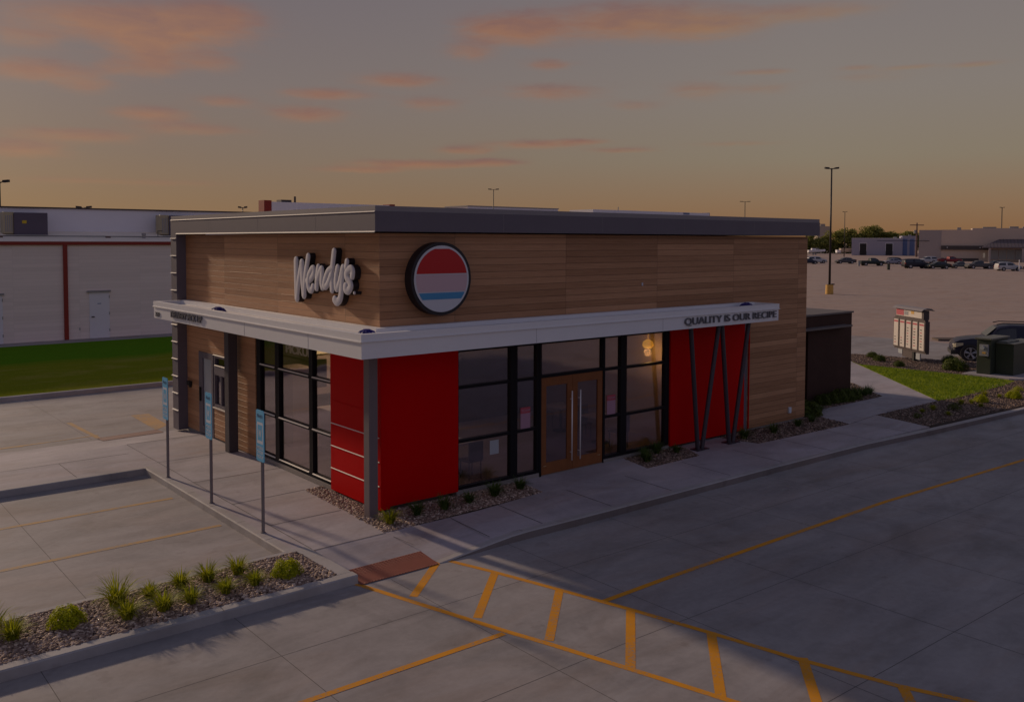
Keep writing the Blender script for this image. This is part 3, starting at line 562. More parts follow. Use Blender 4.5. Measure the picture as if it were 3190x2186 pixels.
# canopy
cn = MB(); CX0, CY0, CX1, CY1 = -1.0, -.97, 12.6, 10.75; b_ = .13
cn.prism([(CX0+.015, CY1-.01), (CX0+.015, CY0+.015), (CX1-.015, CY0+.015), (CX1-.015, -.03), (-.03, -.03), (-.03, CY1-.01)], 3.33, 3.67)
def rim(a, b): cn.box(a, b)
cn.box((CX0, CY0, 3.672), (CX0+b_, CY1, 3.805)); cn.box((CX0+b_, CY0, 3.672), (CX1, CY0+b_, 3.805)); cn.box((CX1-b_, CY0+b_, 3.672), (CX1, -.031, 3.805))
cn.box((CX0+b_, CY1-b_, 3.672), (-.031, CY1, 3.805))
cn.box((CX0-.02, CY0-.02, 3.655), (CX0+.0135, CY1, 3.6715)); cn.box((CX0+.0135, CY0-.02, 3.655), (CX1+.02, CY0+.0135, 3.6715)); cn.box((CX1-.0135, CY0+.0135, 3.655), (CX1+.02, -.031, 3.6715))
can = cn.build('canopy', ['white_metal'], rest)
drip(CX0-.001, CX0-.022, CY0, CY1, 3.652, 3.674, 'canopy_drip', can)  # pale strip paints the glint on the sunlit lip
cr = MB(); cr.box((-.22, -.22, 3.672), (-.031, CY1-b_, 3.815)); cr.box((-.031, -.22, 3.672), (CX1-b_, -.031, 3.815)); cr.build('flashing', ['white_metal'], can)
cf = MB(); cf.box((CX0+b_, CY0+b_, 3.671), (-.22, CY1-b_, 3.70)); cf.box((-.22, CY0+b_, 3.671), (CX1-b_, -.22, 3.70)); cf.build('canopy_roof', ['white_roof'], can)
each('panel_seam', 'unit_grey', [((CX0+.012, y, 3.34), (CX0+.0145, y+.006, 3.65)) for y in (7.9, 4.4, 1.2)]+[((x, CY0+.012, 3.34), (x+.006, CY0+.0145, 3.65)) for x in (3.4, 7.6)], can)
for (x, y) in ((-.62, 6.9), (-.6, -.5), (11.7, -.5)):
    dm = MB(); dm.cyl((x, y, 3.70), .26, .03, 0, 20, .2); rr = []
    for k in range(14):
        a = 2*math.pi*k/14; dm.tube([(x+.2*math.cos(a), y+.2*math.sin(a), 3.73), (x+.14*math.cos(a), y+.14*math.sin(a), 3.80), (x+.04*math.cos(a), y+.04*math.sin(a), 3.84)], .014, n=5)
    dm.cyl((x, y, 3.73), .11, .08, 0, 14, .09); dm.cyl((x, y, 3.83), .07, .02, 0, 12); dm.build('roof_drain', ['drain_blue'], can)
sp = MB(); sp.box((CX1+.02, -.75, 3.30), (CX1+.12, -.6, 3.36)); sp.build('scupper', ['white_metal'], can)
# posts
po = MB(); po.box((-.375, -.20, -.05), (-.175, .02, 3.335)); po.build('post', ['post'], rest, bevel=.01)
po = MB(); po.box((-.35, 6.93, -.05), (-.10, 7.21, 3.335)); po.build('post', ['post_dark'], rest, bevel=.01)
for ya, yb, za, zb in ((5.6, 7.6, 4.6, 4.8), (.14, 1.1, 4.0, 4.2), (3.4, 4.5, 4.1, 4.3), (6.07, 7.88, .05, 3.3), (7.93, 8.82, .05, .86), (9.95, 10.84, .05, 3.3)):  # thin strips added only where plank seams streak bright in the sun
    sb = MB()
    for k in range(37):
        z = .153*k-.02+.153*.03
        if za < z < zb: sb.add([(-.0075, ya, z-.004), (-.0006, ya, z+.005), (-.0075, yb, z-.004), (-.0006, yb, z+.005)], [(0, 1, 3, 2)])
    if sb.v: sb.build('siding_glint', ['wood_glint'], rest)
# V props
def vprop(b, tops):
    for q, t_ in enumerate(tops):
        m_ = MB(); m_.tube([(b[0]+(-.09, .09)[q], b[1], .02), t_], .062, n=14); m_.build('brace', ['vpost'], rest, smooth=False)
    m_ = MB(); m_.box((b[0]-.24, b[1]-.14, .0), (b[0]+.24, b[1]+.14, .028)); pz = m_.build('base_plate', ['vpost'], rest)
vprop((9.57, -.6), ((9.13, -.6, 3.34), (10.33, -.6, 3.34))); vprop((10.9, -.62), ((10.43, -.62, 3.34), (11.66, -.62, 3.34)))
# storefront windows
def win_front(x0, x1, z0, z1, bars, name='window', jl=.045, jr=.045, dep=(.02, .14), tag_l=None, mats='frame', gmat='glass'):
    f = MB(); y0, y1 = dep
    f.box((x0, y0, z0), (x0+jl, y1, z1)); f.box((x1-jr, y0, z0), (x1, y1, z1))
    f.box((x0+jl, y0, z0), (x1-jr, y1, z0+.07)); f.box((x0+jl, y0, z1-.06), (x1-jr, y1, z1))
    for b in bars: f.box((x0+jl, y0+.004, b-.035), (x1-jr, y1, b+.035))
    fr_ = f.build(name, [mats], rest, bevel=.004)
    p = MB(); p.box((x0+jl, (y0+y1)/2, z0+.07), (x1-jr, (y0+y1)/2+.008, z1-.06)); p.build('pane', [gmat], fr_); return fr_
def win_left(y0, y1, z0, z1, bars, name='window', jl=.045, jr=.045, dep=(.02, .14), gmat='glass', mats='frame'):
    f = MB(); x0, x1 = dep
    f.box((x0, y0, z0), (x1, y0+jl, z1)); f.box((x0, y1-jr, z0), (x1, y1, z1)); f.box((x0, y0+jl, z0), (x1, y1-jr, z0+.07)); f.box((x0, y0+jl, z1-.06), (x1, y1-jr, z1))
    for b in bars: f.box((x0-.01, y0+jl, b-.035), (x1, y1-jr, b+.035))
    fr_ = f.build(name, [mats], rest, bevel=.004)
    p = MB(); p.box(((x0+x1)/2, y0+jl, z0+.07), ((x0+x1)/2+.008, y1-jr, z1-.06)); p.build('pane', [gmat], fr_)
    [drip(x0-.0105, x0-.030, y0+jl, y1-jr, b+.008, b+.034, 'glazing_cap', fr_) for b in bars]; drip(x0-.0005, x0-.022, y0+jl, y1-jr, z0+.05, z0+.072, 'glazing_cap', fr_)  # pale strips paint the lit edges of the dark bars
    return fr_
win_front(1.945, 3.59, .10, 3.2, (2.36, 1.17), jl=.06, jr=.11); win_front(3.59, 4.35, .10, 3.2, (2.36, 1.17), jl=.10, jr=.07)
win_front(4.42, 6.49, 2.34, 3.2, (), name='transom_window', jl=.02, jr=.02)
win_front(6.52, 7.25, .10, 3.2, (2.35, 1.15), jl=.05, jr=.11); win_front(7.25, 9.02, .10, 3.2, (2.34, 1.13), jl=.11, jr=.17)
each('door_jamb', 'frame', [((4.351, .01, -.02), (4.419, .15, 3.2)), ((6.491, .01, -.02), (6.519, .15, 3.2))], rest)
win_left(4.85, 6.04, .14, 3.2, (2.42, 1.22), jl=.10, jr=.24); win_left(3.07, 4.85, .14, 3.2, (2.42, 1.22), jl=.09, jr=.12); win_left(2.06, 3.07, .14, 3.2, (2.42, 1.22), jl=.05, jr=.09)
# front double door
for (x0, x1, hx) in ((4.425, 5.45, 5.375), (5.456, 6.487, 5.655)):
    d_ = MB(); ds = .17; d_.box((x0, .03, .02), (x0+ds, .09, 2.335)); d_.box((x1-ds, .03, .02), (x1, .09, 2.335)); d_.box((x0+ds, .03, .02), (x1-ds, .09, .30)); d_.box((x0+ds, .03, 2.13), (x1-ds, .09, 2.335))
    dr = d_.build('door', ['door_wood'], rest, bevel=.006)
    g_ = MB(); g_.box((x0+ds, .055, .30), (x1-ds, .063, 2.13)); g_.build('pane', ['door_glass'], dr)
    h_ = MB(); h_.tube([(hx, -.035, .25), (hx, -.035, 1.95)], .017, n=10)
    for z in (.45, 1.75): h_.tube([(hx, -.035, z), (hx, .04, z)], .011, n=8)
    h_.build('handle', ['steel'], dr, smooth=True)
    k_ = MB(); k_.box((x0+.08 if hx < 5.5 else x1-.16, .02, .22), (x0+.16 if hx < 5.5 else x1-.08, .03, .235)); k_.build('kick_stop', ['brass'], dr)
# side door and pick-up window
d_ = MB(); d_.box((-.01, 8.86, .02), (.08, 8.98, 2.37)); d_.box((-.01, 9.64, .02), (.08, 9.93, 2.37)); d_.box((-.01, 8.98, .02), (.08, 9.64, .25)); d_.box((-.01, 8.98, 2.2), (.08, 9.64, 2.37))
dr = d_.build('side_door', ['metal_dark'], rest, bevel=.005); g_ = MB(); g_.box((.03, 8.98, .25), (.04, 9.64, 2.2)); g_.build('pane', ['frost'], dr)
h_ = MB(); h_.box((-.06, 9.74, .95), (-.02, 9.80, 1.35)); h_.box((-.02, 9.75, 1.1), (-.01, 9.79, 1.2)); h_.build('handle', ['black'], dr)
pw = MB(); pw.box((.0, 7.9, .92), (.12, 7.96, 2.36)); pw.box((.0, 8.76, .92), (.12, 8.82, 2.36)); pw.box((.0, 7.96, .92), (.12, 8.76, 1.0)); pw.box((.0, 7.96, 1.82), (.12, 8.76, 2.08)); pw.box((.0, 7.96, 2.3), (.12, 8.76, 2.36)); pw.box((.01, 8.32, 1.0), (.10, 8.37, 1.82))
pf = pw.build('pickup_window', ['metal_dark'], rest); g_ = MB(); g_.box((.06, 7.96, 1.0), (.065, 8.76, 2.3)); g_.build('pane', ['glass'], pf)
each('sill', 'glint_trim', [((-.05, 7.9, .888), (-.001, 8.82, .912))], pf); drip(-.0005, -.022, 7.9, 8.85, 2.362, 2.386, 'drip_edge', pf); drip(-.0005, -.018, 7.96, 8.76, 2.076, 2.10, 'drip_edge', pf)  # pale sill and strips carry the sunlit look in their colour
m_ = MB(); m_.box((-.09, 10.48, 1.30), (0, 10.7, 1.42)); m_.box((-.05, 10.52, 1.24), (0, 10.66, 1.30)); m_.build('wall_light', ['black'], rest)
m_ = MB(); m_.box((14.60, -.06, .28), (14.72, 0, .46)); m_.build('outlet_box', ['sign_white'], rest, bevel=.008)
m_ = MB(); m_.box((7.86, -.03, 4.42), (7.89, 0, 4.50)); m_.build('wall_sensor', ['sign_white'], rest)
# interior
it = MB(); it.box((.2, .2, -.06), (L_-.2, 10.8, .03), 0); it.box((.2, .2, 3.22), (L_-.2, 10.8, 3.26), 1); it.box((9.6, .2, .03), (9.7, 6.2, 3.22), 1); it.box((5.2, 6.2, .03), (9.7, 6.3, 3.22), 2); it.box((.2, 7.6, .03), (5.2, 7.7, 3.22), 2)
inn = it.build('interior', ['interior_floor', 'interior_wall', 'interior_dark'], rest)
m_ = MB(); m_.box((1.8, 5.4, .03), (4.8, 6.1, 1.05)); m_.box((1.75, 5.35, 1.05), (4.85, 6.15, 1.09)); m_.build('counter', ['counter'], inn)
m_ = MB(); m_.box((1.2, 6.4, .03), (1.9, 7.5, 2.1)); m_.box((2.4, 7.3, 1.2), (4.8, 7.55, 2.3)); m_.build('shelf', ['interior_wall'], inn)
m_ = MB()
for k in range(4): m_.box((2.2+k*.75, 7.28, 2.35), (2.85+k*.75, 7.31, 2.85))
m_.build('menu_screen', ['menu_glow'], inn)
m_ = MB(); add_text(m_, 'PICKUP', (.8, 5.93, 2.66), (0, -1, 0), (0, 0, 1), 1.45, .22, .02, bold=.02); m_.build('pickup_lettering', ['pale_letter'], inn)
m_ = MB()
m_.box((.75, 4.5, 2.55), (.79, 6.1, 2.60)); m_.box((.75, 4.5, 1.9), (1.2, 4.6, 2.6)); m_.build('pickup_shelf', ['interior_dark'], inn)
for (x, y) in ((1.3, 3.2), (1.3, 1.6), (3.0, 1.6), (3.3, 3.2), (8.0, 1.6), (8.2, 3.4)):
    m_ = MB(); m_.box((x-.35, y-.4, .74), (x+.35, y+.4, .78), 0); m_.cyl((x, y, .03), .04, .71, 1, 8); m_.cyl((x, y, .03), .25, .02, 1, 12); tb = m_.build('table', ['counter', 'black'], inn)
    for s_ in (-1, 1): m_ = MB(); m_.box((x-.2, y+s_*.7-.2, .44), (x+.2, y+s_*.7+.2, .48)); m_.box((x-.2, y+s_*.9-.02, .48), (x+.2, y+s_*.9+.02, .92)); [m_.cyl((x+a, y+s_*.7+b, .03), .015, .41, 0, 6) for a in (-.17, .17) for b in (-.17, .17)]; m_.build('chair', ['interior_dark'], inn)
m_ = MB(); m_.tube([(9.15, .9, 2.62), (9.15, .9, 2.70), (9.15, .9, 2.80), (9.15, .9, 2.86)], [.10, .16, .13, .04], n=16); m_.tube([(9.15, .9, 2.86), (9.15, .9, 3.2)], .01, n=6); m_.build('pendant_lamp', ['lamp_glow'], inn)
lg = bpy.data.lights.new('pendant_light', 'POINT'); lg.energy = 9; lg.color = (1, .62, .16); lg.shadow_soft_size = .1; lo = bpy.data.objects.new('pendant_light', lg); col.objects.link(lo); lo.parent = inn; lo.location = Vector((9.15, .9, 2.5))-world_of(inn)
for (px_, py_, e_) in ((3.0, 6.6, 30), (2.2, 2.2, 10), (6.5, 3.5, 4)):
    lg = bpy.data.lights.new('ceiling_light', 'AREA'); lg.energy = e_; lg.size = 1.2; lg.color = (1, .8, .58); lo = bpy.data.objects.new('ceiling_light', lg); col.objects.link(lo); lo.parent = inn; lo.location = Vector((px_, py_, 3.15))-world_of(inn)

# ------------------------------------------------------------------ signs on the building
S_ = {'W': [[(3.417, 5.102), (3.409, 4.667), (3.387, 4.243)], [(3.387, 4.243), (3.279, 4.672), (3.129, 5.052)], [(3.129, 5.052), (3.101, 4.718), (3.031, 4.332)], [(3.031, 4.332), (2.947, 4.784), (2.811, 5.203)]], 'e': [[(2.874, 4.656), (2.69, 4.702), (2.561, 4.816), (2.549, 4.935), (2.644, 4.923), (2.786, 4.769), (2.821, 4.588), (2.758, 4.47), (2.652, 4.455), (2.587, 4.537)]], 'n': [[(2.329, 4.975), (2.395, 4.742), (2.419, 4.514)], [(2.374, 4.723), (2.269, 4.864), (2.169, 4.94), (2.163, 4.789), (2.186, 4.632), (2.14, 4.541)]], 'd': [[(1.609, 5.327), (1.672, 5.063), (1.72, 4.803), (1.708, 4.506)], [(1.673, 4.977), (1.882, 4.895), (2.005, 4.736), (2.058, 4.598), (2.008, 4.556), (1.886, 4.634), (1.734, 4.832)]], 'y': [[(1.452, 4.988), (1.518, 4.81), (1.534, 4.638), (1.489, 4.535), (1.375, 4.663), (1.238, 4.969)], [(1.218, 4.984), (1.269, 4.742), (1.301, 4.477), (1.36, 4.322), (1.486, 4.249), (1.589, 4.296)]], 'apos': [[(1.053, 5.124), (1.086, 5.006)]], 's': [[(0.832, 4.832), (0.818, 4.934), (0.909, 4.978), (1.059, 4.89), (1.051, 4.788), (0.931, 4.689), (0.895, 4.607), (0.998, 4.514), (1.106, 4.533), (1.109, 4.608)]], 'dot': [[(0.741, 4.486), (0.741, 4.472)]]}
sg = thing('script_sign', (-.1, 2.0, 4.3), 'large raised white cursive shop name sign on wood siding above the canopy', 'sign')
def sm(pts, n=7):
    P = [Vector(p) for p in pts]; outp = []
    if len(P) == 2: return P
    for i in range(len(P)-1):
        p0, p1, p2, p3 = P[max(i-1, 0)], P[i], P[i+1], P[min(i+2, len(P)-1)]
        for k in range(n):
            t_ = k/n; outp.append(.5*((2*p1)+(p2-p0)*t_+(2*p0-5*p1+4*p2-p3)*t_*t_+(3*p1-p0-3*p2+p3)*t_**3))
    outp.append(P[-1]); return outp
RAD = {('W', 0): .10, ('W', 1): .085, ('W', 2): .10, ('W', 3): .085, ('y', 1): .09, ('apos', 0): .075, ('s', 0): .086, ('dot', 0): .028, ('e', 0): .078, ('d', 1): .078, ('d', 0): .085}
k_i = 0
for ch, strokes in S_.items():
    fm, bm_ = MB(), MB()
    for q, pl_ in enumerate(strokes):
        k_i += 1; r_ = RAD.get((ch, q), .08); P = sm(pl_); n = 20; dx = k_i*.0007; xf = -.17-dx
        rad = lambda i: r_*(1 if 0 < i < len(P)-1 else 1)
        # flat extruded stroke outline built from discs and quads, then a domed face
        for i, p in enumerate(P):
            c = [(p.x+r_*math.cos(2*math.pi*k/n), p.y+r_*math.sin(2*math.pi*k/n)) for k in range(n)]
            xb, xo = (-.0015, -.135-dx-.00003*i)
            vs = [(xb, a, b) for a, b in c]+[(xo, a, b) for a, b in c]; bm_.add(vs, [(k, (k+1)%n, (k+1)%n+n, k+n) for k in range(n)]+[tuple(range(n, 2*n))])
            rr = [(1.0, 0), (.99, .012), (.93, .022), (.8, .027), (0.02, .028)]
            rings = [[(xo-dd, p.x+r_*f*math.cos(2*math.pi*k/n), p.y+r_*f*math.sin(2*math.pi*k/n)) for k in range(n)] for f, dd in rr]
            fm.loft(rings, 0, True, False); fm.add([rings[-1][0], rings[-1][5], rings[-1][10], rings[-1][15]], [(0, 1, 2, 3)])
        for i in range(len(P)-1):
            a, b = P[i], P[i+1]; d = (b-a)
            if d.length < 1e-5: continue
            d.normalize(); nr = Vector((-d.y, d.x)); xo = -.135-dx-.00003*i
            q4 = [a+nr*r_, b+nr*r_, b-nr*r_, a-nr*r_]
            bm_.add([(-.0015, p.x, p.y) for p in q4]+[(xo, p.x, p.y) for p in q4], [(0, 1, 5, 4), (2, 3, 7, 6), (4, 5, 6, 7)])
            prof = [(1.0, 0), (.99, .012), (.93, .022), (.8, .027), (0, .028), (-.8, .027), (-.93, .022), (-.99, .012), (-1, 0)]
            fm.loft([[(xo-dd, p.x+nr.x*r_*f, p.y+nr.y*r_*f) for f, dd in prof] for p in (a, b)], 0, False, False)
    bk = bm_.build('letter', ['letter_side'], sg); fm.build('letter_face', ['letter_white'], bk, smooth=True)
# round emblem, plain disc
rs = thing('round_sign', (1.38, -.1, 4.79), 'round dark rimmed sign with red, pink and blue bands on the front siding', 'sign')
def disc(cx, cz, r_, y0, y1, n=72, mi=0, rx=None):
    m_ = MB(); rx = rx or r_; a = [(cx+rx*math.cos(2*math.pi*k/n), cz+r_*math.sin(2*math.pi*k/n)) for k in range(n)]
    m_.add([(x, y1, z) for x, z in a]+[(x, y0, z) for x, z in a], [(k, (k+1)%n, (k+1)%n+n, k+n) for k in range(n)]+[tuple(range(n, 2*n))]); return m_
disc(1.37, 4.77, .77, -.24, 0).build('rim', ['letter_side'], rs)
disc(1.37, 4.77, .70, -.252, -.24).build('sign_face', ['disc_white'], rs)
def band(z0, z1, mt, nm):
    m_ = MB(); r_ = .655; pts = []
    for q in range(25): zz = z0+(z1-z0)*q/24; pts.append((1.37+math.sqrt(max(r_*r_-(zz-4.77)**2, 0)), zz))
    for q in range(25): zz = z1-(z1-z0)*q/24; pts.append((1.37-math.sqrt(max(r_*r_-(zz-4.77)**2, 0)), zz))
    m_.add([(x, -.256, z) for x, z in pts], [tuple(range(len(pts)))]); m_.build(nm, [mt], rs)
band(4.88, 5.40, 'disc_red', 'red_band'); band(4.50, 4.86, 'disc_pink', 'pale_band'); band(4.34, 4.48, 'disc_blue', 'blue_band')
def words(name, label, cat, loc, body, origin, u, v, width, height, depth, bold):
    m_ = MB(); add_text(m_, body, origin, u, v, width, height, depth, bold=bold); t_ = thing(name, loc, label, cat)
    uu = Vector(u); iv = sorted((min(uu.dot(Vector(m_.v[k])) for k in f), max(uu.dot(Vector(m_.v[k])) for k in f), q) for q, f in enumerate(m_.f))
    groups = []; end = -1e9
    for a, b, q in iv:
        if a > end+height*.28: groups.append([])
        groups[-1].append(q); end = max(end, b)
    for gq in groups: w_ = MB(); [w_.add([m_.v[k] for k in m_.f[q]], [tuple(range(len(m_.f[q])))]) for q in gq]; w_.build('word', ['letter_grey'], t_)
words('canopy_lettering', 'raised grey capitals reading QUALITY IS OUR RECIPE on the canopy front', 'sign', (10.4, -1, 3.4), 'QUALITY IS OUR RECIPE', (8.42, -.966, 3.40), (1, 0, 0), (0, 0, 1), 4.02, .215, .035, .004)
words('canopy_lettering', 'raised grey capitals reading DELIVERY PICK UP on the canopy side', 'sign', (-1, 8.1, 3.4), 'DELIVERY PICK UP', (-.993, 9.25, 3.44), (0, -1, 0), (0, 0, 1), 2.25, .175, .035, .004)
m_ = MB(); add_text(m_, '3519', (-.992, 10.58, 3.385), (0, -1, 0), (0, 0, 1), .36, .125, .015, bold=.01); tag(m_.build('house_number', ['letter_grey']), 'small grey street number 3519 at the end of the canopy', 'house number')
# posters on the front glass
def poster(x0, x1, z0, z1, mats, lab, txt=None):
    p = thing('poster', ((x0+x1)/2, .07, z0), lab, 'poster'); a = MB(); a.box((x0, .066, z0), (x1, .069, z1)); a.build('sheet', [mats[0]], p)
    if txt: b = MB(); b.box((x0, .0645, z1-.14), (x1, .0655, z1-.001)); b.build('header', ['pinkish'], p); c = MB(); add_text(c, txt, (x0+.02, .0635, z1-.105), (1, 0, 0), (0, 0, 1), x1-x0-.04, .06, 0, bold=.01); c.build('lettering', ['pink_light'], p)
poster(2.91, 3.17, .74, 1.06, ['frost'], 'plain pale grey notice low on the wide window beside the red wall')
poster(3.82, 4.12, 1.2, 1.70, ['pink_light'], 'pink TEAM hiring poster on the narrow pane left of the doors', 'TEAM')
poster(6.68, 6.99, 1.18, 1.68, ['pink_light'], 'pink TEAM hiring poster on the narrow pane right of the doors', 'TEAM')

# ------------------------------------------------------------------ curbside signs
def mobile_sign(x, y, label):
    t_ = thing('parking_sign', (x, y, 0), label, 'sign', 'blue mobile pickup signs along the kerb')
    p = MB(); p.tube([(x, y, -.02), (x, y, 2.2)], .032, n=12); p.cyl((x, y, -.005), .05, .02, 0, 12); p.build('pole', ['pole_metal'], t_, smooth=False)
    W2, z0, z1, r_ = .175, 1.38, 2.36, .04
    pts = []
    for (cy, cz, a0) in ((W2-r_, z1-r_, 0), (-W2+r_, z1-r_, 90), (-W2+r_, z0+r_, 180), (W2-r_, z0+r_, 270)):
        for k in range(5): a = R(a0+k*22.5); pts.append((y+cy+r_*math.cos(a), cz+r_*math.sin(a)))
    b = MB(); n = len(pts); xa, xb = x-.045, x-.035
    b.add([(xa, a, c) for a, c in pts]+[(xb, a, c) for a, c in pts], [tuple(range(n-1, -1, -1)), tuple(range(n, 2*n))]+[(k, (k+1)%n, (k+1)%n+n, k+n) for k in range(n)])
    pn = b.build('sign_panel', ['sign_blue'], t_)
    u, v = (0, -1, 0), (0, 0, 1); gx = x-.0465
    m_ = MB(); add_text(m_, "Wendy's", (gx, y+.13, 2.19), u, v, .25, .10, 0, bold=.025, shear=.2); m_.build('shop_name', ['sign_navy'], pn)
    m_ = MB(); yy = y
    def fr4(a, b_, c, d_, w_): m_.add([(gx, yy+a, c), (gx, yy+b_, c), (gx, yy+b_, d_), (gx, yy+a, d_)], [(0, 1, 2, 3)][::1])
    fr4(.13, -.13, 1.72, 1.78, 0); fr4(.13, -.13, 2.08, 2.13, 0); fr4(.13, .10, 1.78, 2.08, 0); fr4(-.10, -.13, 1.78, 2.08, 0); m_.build('phone_symbol', ['sign_white'], pn)
    m_ = MB(); add_text(m_, 'W', (gx, y+.065, 1.84), u, v, .13, .15, 0, bold=.03, shear=.15); m_.build('letter_symbol', ['sign_white'], pn)
    for q, tx in enumerate(('MOBILE', 'ORDER', 'PICKUP')): m_ = MB(); add_text(m_, tx, (gx, y+.14, 1.61-q*.085), u, v, .28, .062, 0, bold=.02); m_.build('lettering', ['sign_white'], pn)
    return t_
mobile_sign(-2.42, 5.50, 'farthest blue mobile order sign on a pole at the corner of the parking kerb')
mobile_sign(-2.42, 2.84, 'middle blue mobile order sign on a pole of the three along the kerb')
mobile_sign(-2.40, .32, 'nearest blue mobile order sign on a pole, closest to the gravel island')

# ------------------------------------------------------------------ service shed behind the restaurant
sh = thing('service_shed', (19, 4, 0), 'dark brown metal service shed attached behind the restaurant', 'shed')
m_ = MB(); m_.box((17.92, 1.4, -.05), (20.75, 9.0, 3.0)); m_.box((15.6, 2.6, -.05), (17.918, 9.0, 3.0)); m_.box((15.6, 1.4, 2.62), (17.918, 2.598, 3.0)); m_.build('wall', ['brown_metal'], sh)
m_ = MB(); m_.box((15.56, 1.35, 3.0), (20.8, 9.05, 3.06)); m_.build('roof', ['shed_top'], sh)
m_ = MB(); m_.box((15.56, 1.08, 2.55), (20.25, 1.398, 2.61)); m_.build('awning', ['shed_top'], sh)
m_ = MB(); m_.tube([(15.7, 2.2, 3.1), (16.6, 2.3, 3.12), (17.4, 2.2, 3.22), (18.0, 2.15, 3.42)], .05, n=8); m_.build('hose', ['black'], sh, smooth=True)
for (x, y) in ((17.9, 2.3), (18.1, 2.7)): m_ = MB(); m_.cyl((x, y, 3.07), .05, .16, 0, 8); m_.build('vent_stub', ['unit_grey'], sh)
m_ = MB(); m_.box((17.2, 3.2, 3.07), (18.6, 4.4, 3.2)); m_.build('roof_hatch', ['unit_beige'], sh)

# ------------------------------------------------------------------ white block building across the grass
bb = thing('block_building', (5, 42, 0), 'long white painted block building with red trim and sloped roof', 'building')
Yb = 38.2
m_ = MB(); m_.box((-34, Yb, -.15), (30, 60, 5.28)); m_.build('wall', ['block_white'], bb)
m_ = MB(); m_.add([(-34, Yb-.1, 5.44), (30, Yb-.1, 5.44), (30, 42.3, 6.08), (-34, 42.3, 6.08), (-34, Yb-.1, 5.30), (30, Yb-.1, 5.30)], [(0, 1, 2, 3), (4, 5, 1, 0)]); m_.build('roof', ['roof_tan'], bb)
m_ = MB(); m_.box((-34, Yb-.13, 5.26), (30, Yb-.105, 5.45)); m_.build('fascia', ['red_trim'], bb)
for x in (-14.4, -5.65, 3.08, 11.8, 20.6): m_ = MB(); m_.box((x, Yb-.12, .02), (x+.21, Yb-.001, 5.27)); m_.build('downspout', ['red_trim'], bb)
for x in (4.40, -.98, -9.8):
    m_ = MB(); m_.box((x, Yb-.03, .0), (x+1.07, Yb-.001, 2.60)); dr = m_.build('door', ['far_white'], bb)
    m_ = MB(); m_.box((x-.13, Yb-.12, 2.60), (x+1.13, Yb-.001, 2.70)); m_.build('drip_hood', ['unit_grey'], dr)
    m_ = MB(); m_.tube([(x+.1, Yb-.05, 1.22), (x+.25, Yb-.09, 1.22)], .03, n=6); m_.build('handle', ['black'], dr)
    m_ = MB(); [m_.box((x+1.04, Yb-.045, z), (x+1.08, Yb-.031, z+.16)) for z in (.35, 1.3, 2.25)]; m_.build('hinge', ['unit_grey'], dr)
    m_ = MB(); m_.box((x+.42, Yb-.034, 1.93), (x+.62, Yb-.031, 1.97)); m_.build('door_plate', ['blue_metal'], dr)
m_ = MB(); m_.box((3.86, Yb-.04, .5), (3.9, Yb-.001, .64)); m_.build('tap', ['unit_grey'], bb)
bw = thing('warehouse_building', (0, 50, 0), 'taller pale grey wall building rising behind the red trimmed roof', 'building')
m_ = MB(); m_.box((-40, 42, 5.0), (21.5, 70, 7.36)); m_.build('wall', ['far_white'], bw)
m_ = MB(); m_.box((-40.05, 41.92, 7.36), (21.6, 70, 7.44)); m_.build('coping', ['far_trim'], bw)
def hvac(x0, x1, lab, full=True):
    t_ = thing('rooftop_unit', ((x0+x1)/2, 41, 5.8), lab, 'air conditioner', 'air conditioners on the sloped roof'); zb = 5.82
    m_ = MB(); m_.box((x0+.5, 40.5, zb), (x1, 41.6, 7.06)); b = m_.build('housing', ['unit_purple'], t_, bevel=.02)
    m_ = MB(); m_.box((x0, 40.6, zb+.05), (x0+.495, 41.5, 7.08)); m_.build('coil_section', ['unit_beige'], t_, bevel=.02)
    m_ = MB(); m_.box((x0+.9, 40.485, 6.45), (x0+1.13, 40.498, 6.62)); m_.build('warning_label', ['label_yellow'], b)
    m_ = MB(); m_.box((x0+.1, 40.4, zb-.08), (x1, 41.7, zb)); m_.build('curb', ['unit_grey'], t_)
    m_ = MB(); [m_.box((x0+.08+.1*k, 40.585, 5.98), (x0+.13+.1*k, 40.598, 6.9)) for k in range(4)]; m_.build('louvre', ['unit_grey'], t_)
hvac(.66, 2.87, 'dark rooftop air conditioner with yellow label, left end of the sloped roof'); hvac(9.2, 11.4, 'beige ended rooftop air conditioner beside the restaurant parapet')
gp = thing('gas_pipe', (4, 39.6, 5.7), 'thin dark gas pipe running along the sloped roof', 'pipe')
m_ = MB(); m_.tube([(-34, 39.6, 5.78), (10.5, 39.6, 5.74)], .025, n=6); m_.tube([(8.7, 39.6, 5.76), (8.7, 39.6, 6.08), (9.2, 40.3, 6.1)], .02, n=6); m_.build('run', ['black'], gp)
for x in (.3, 5.85): m_ = MB(); m_.box((x-.12, 39.5, 5.62), (x+.12, 39.7, 5.76)); m_.build('support_block', ['wood_pole'], gp)
for i, x in enumerate((7.83, 9.6)):
    t_ = thing('roof_vent', (x, 39.45, 5.6), ('pale spool shaped roof vent standing alone near the pipe', 'pale spool shaped roof vent nearest the restaurant parapet')[i], 'vent')
    m_ = MB(); m_.tube([(x, 39.45, 5.55), (x, 39.45, 5.72), (x, 39.45, 5.80)], [.14, .08, .09], n=12); m_.build('stack', ['unit_grey'], t_); m_ = MB(); m_.tube([(x, 39.45, 5.80), (x, 39.45, 5.95)], [.12, .13], n=12); m_.build('cap', ['unit_grey'], t_)

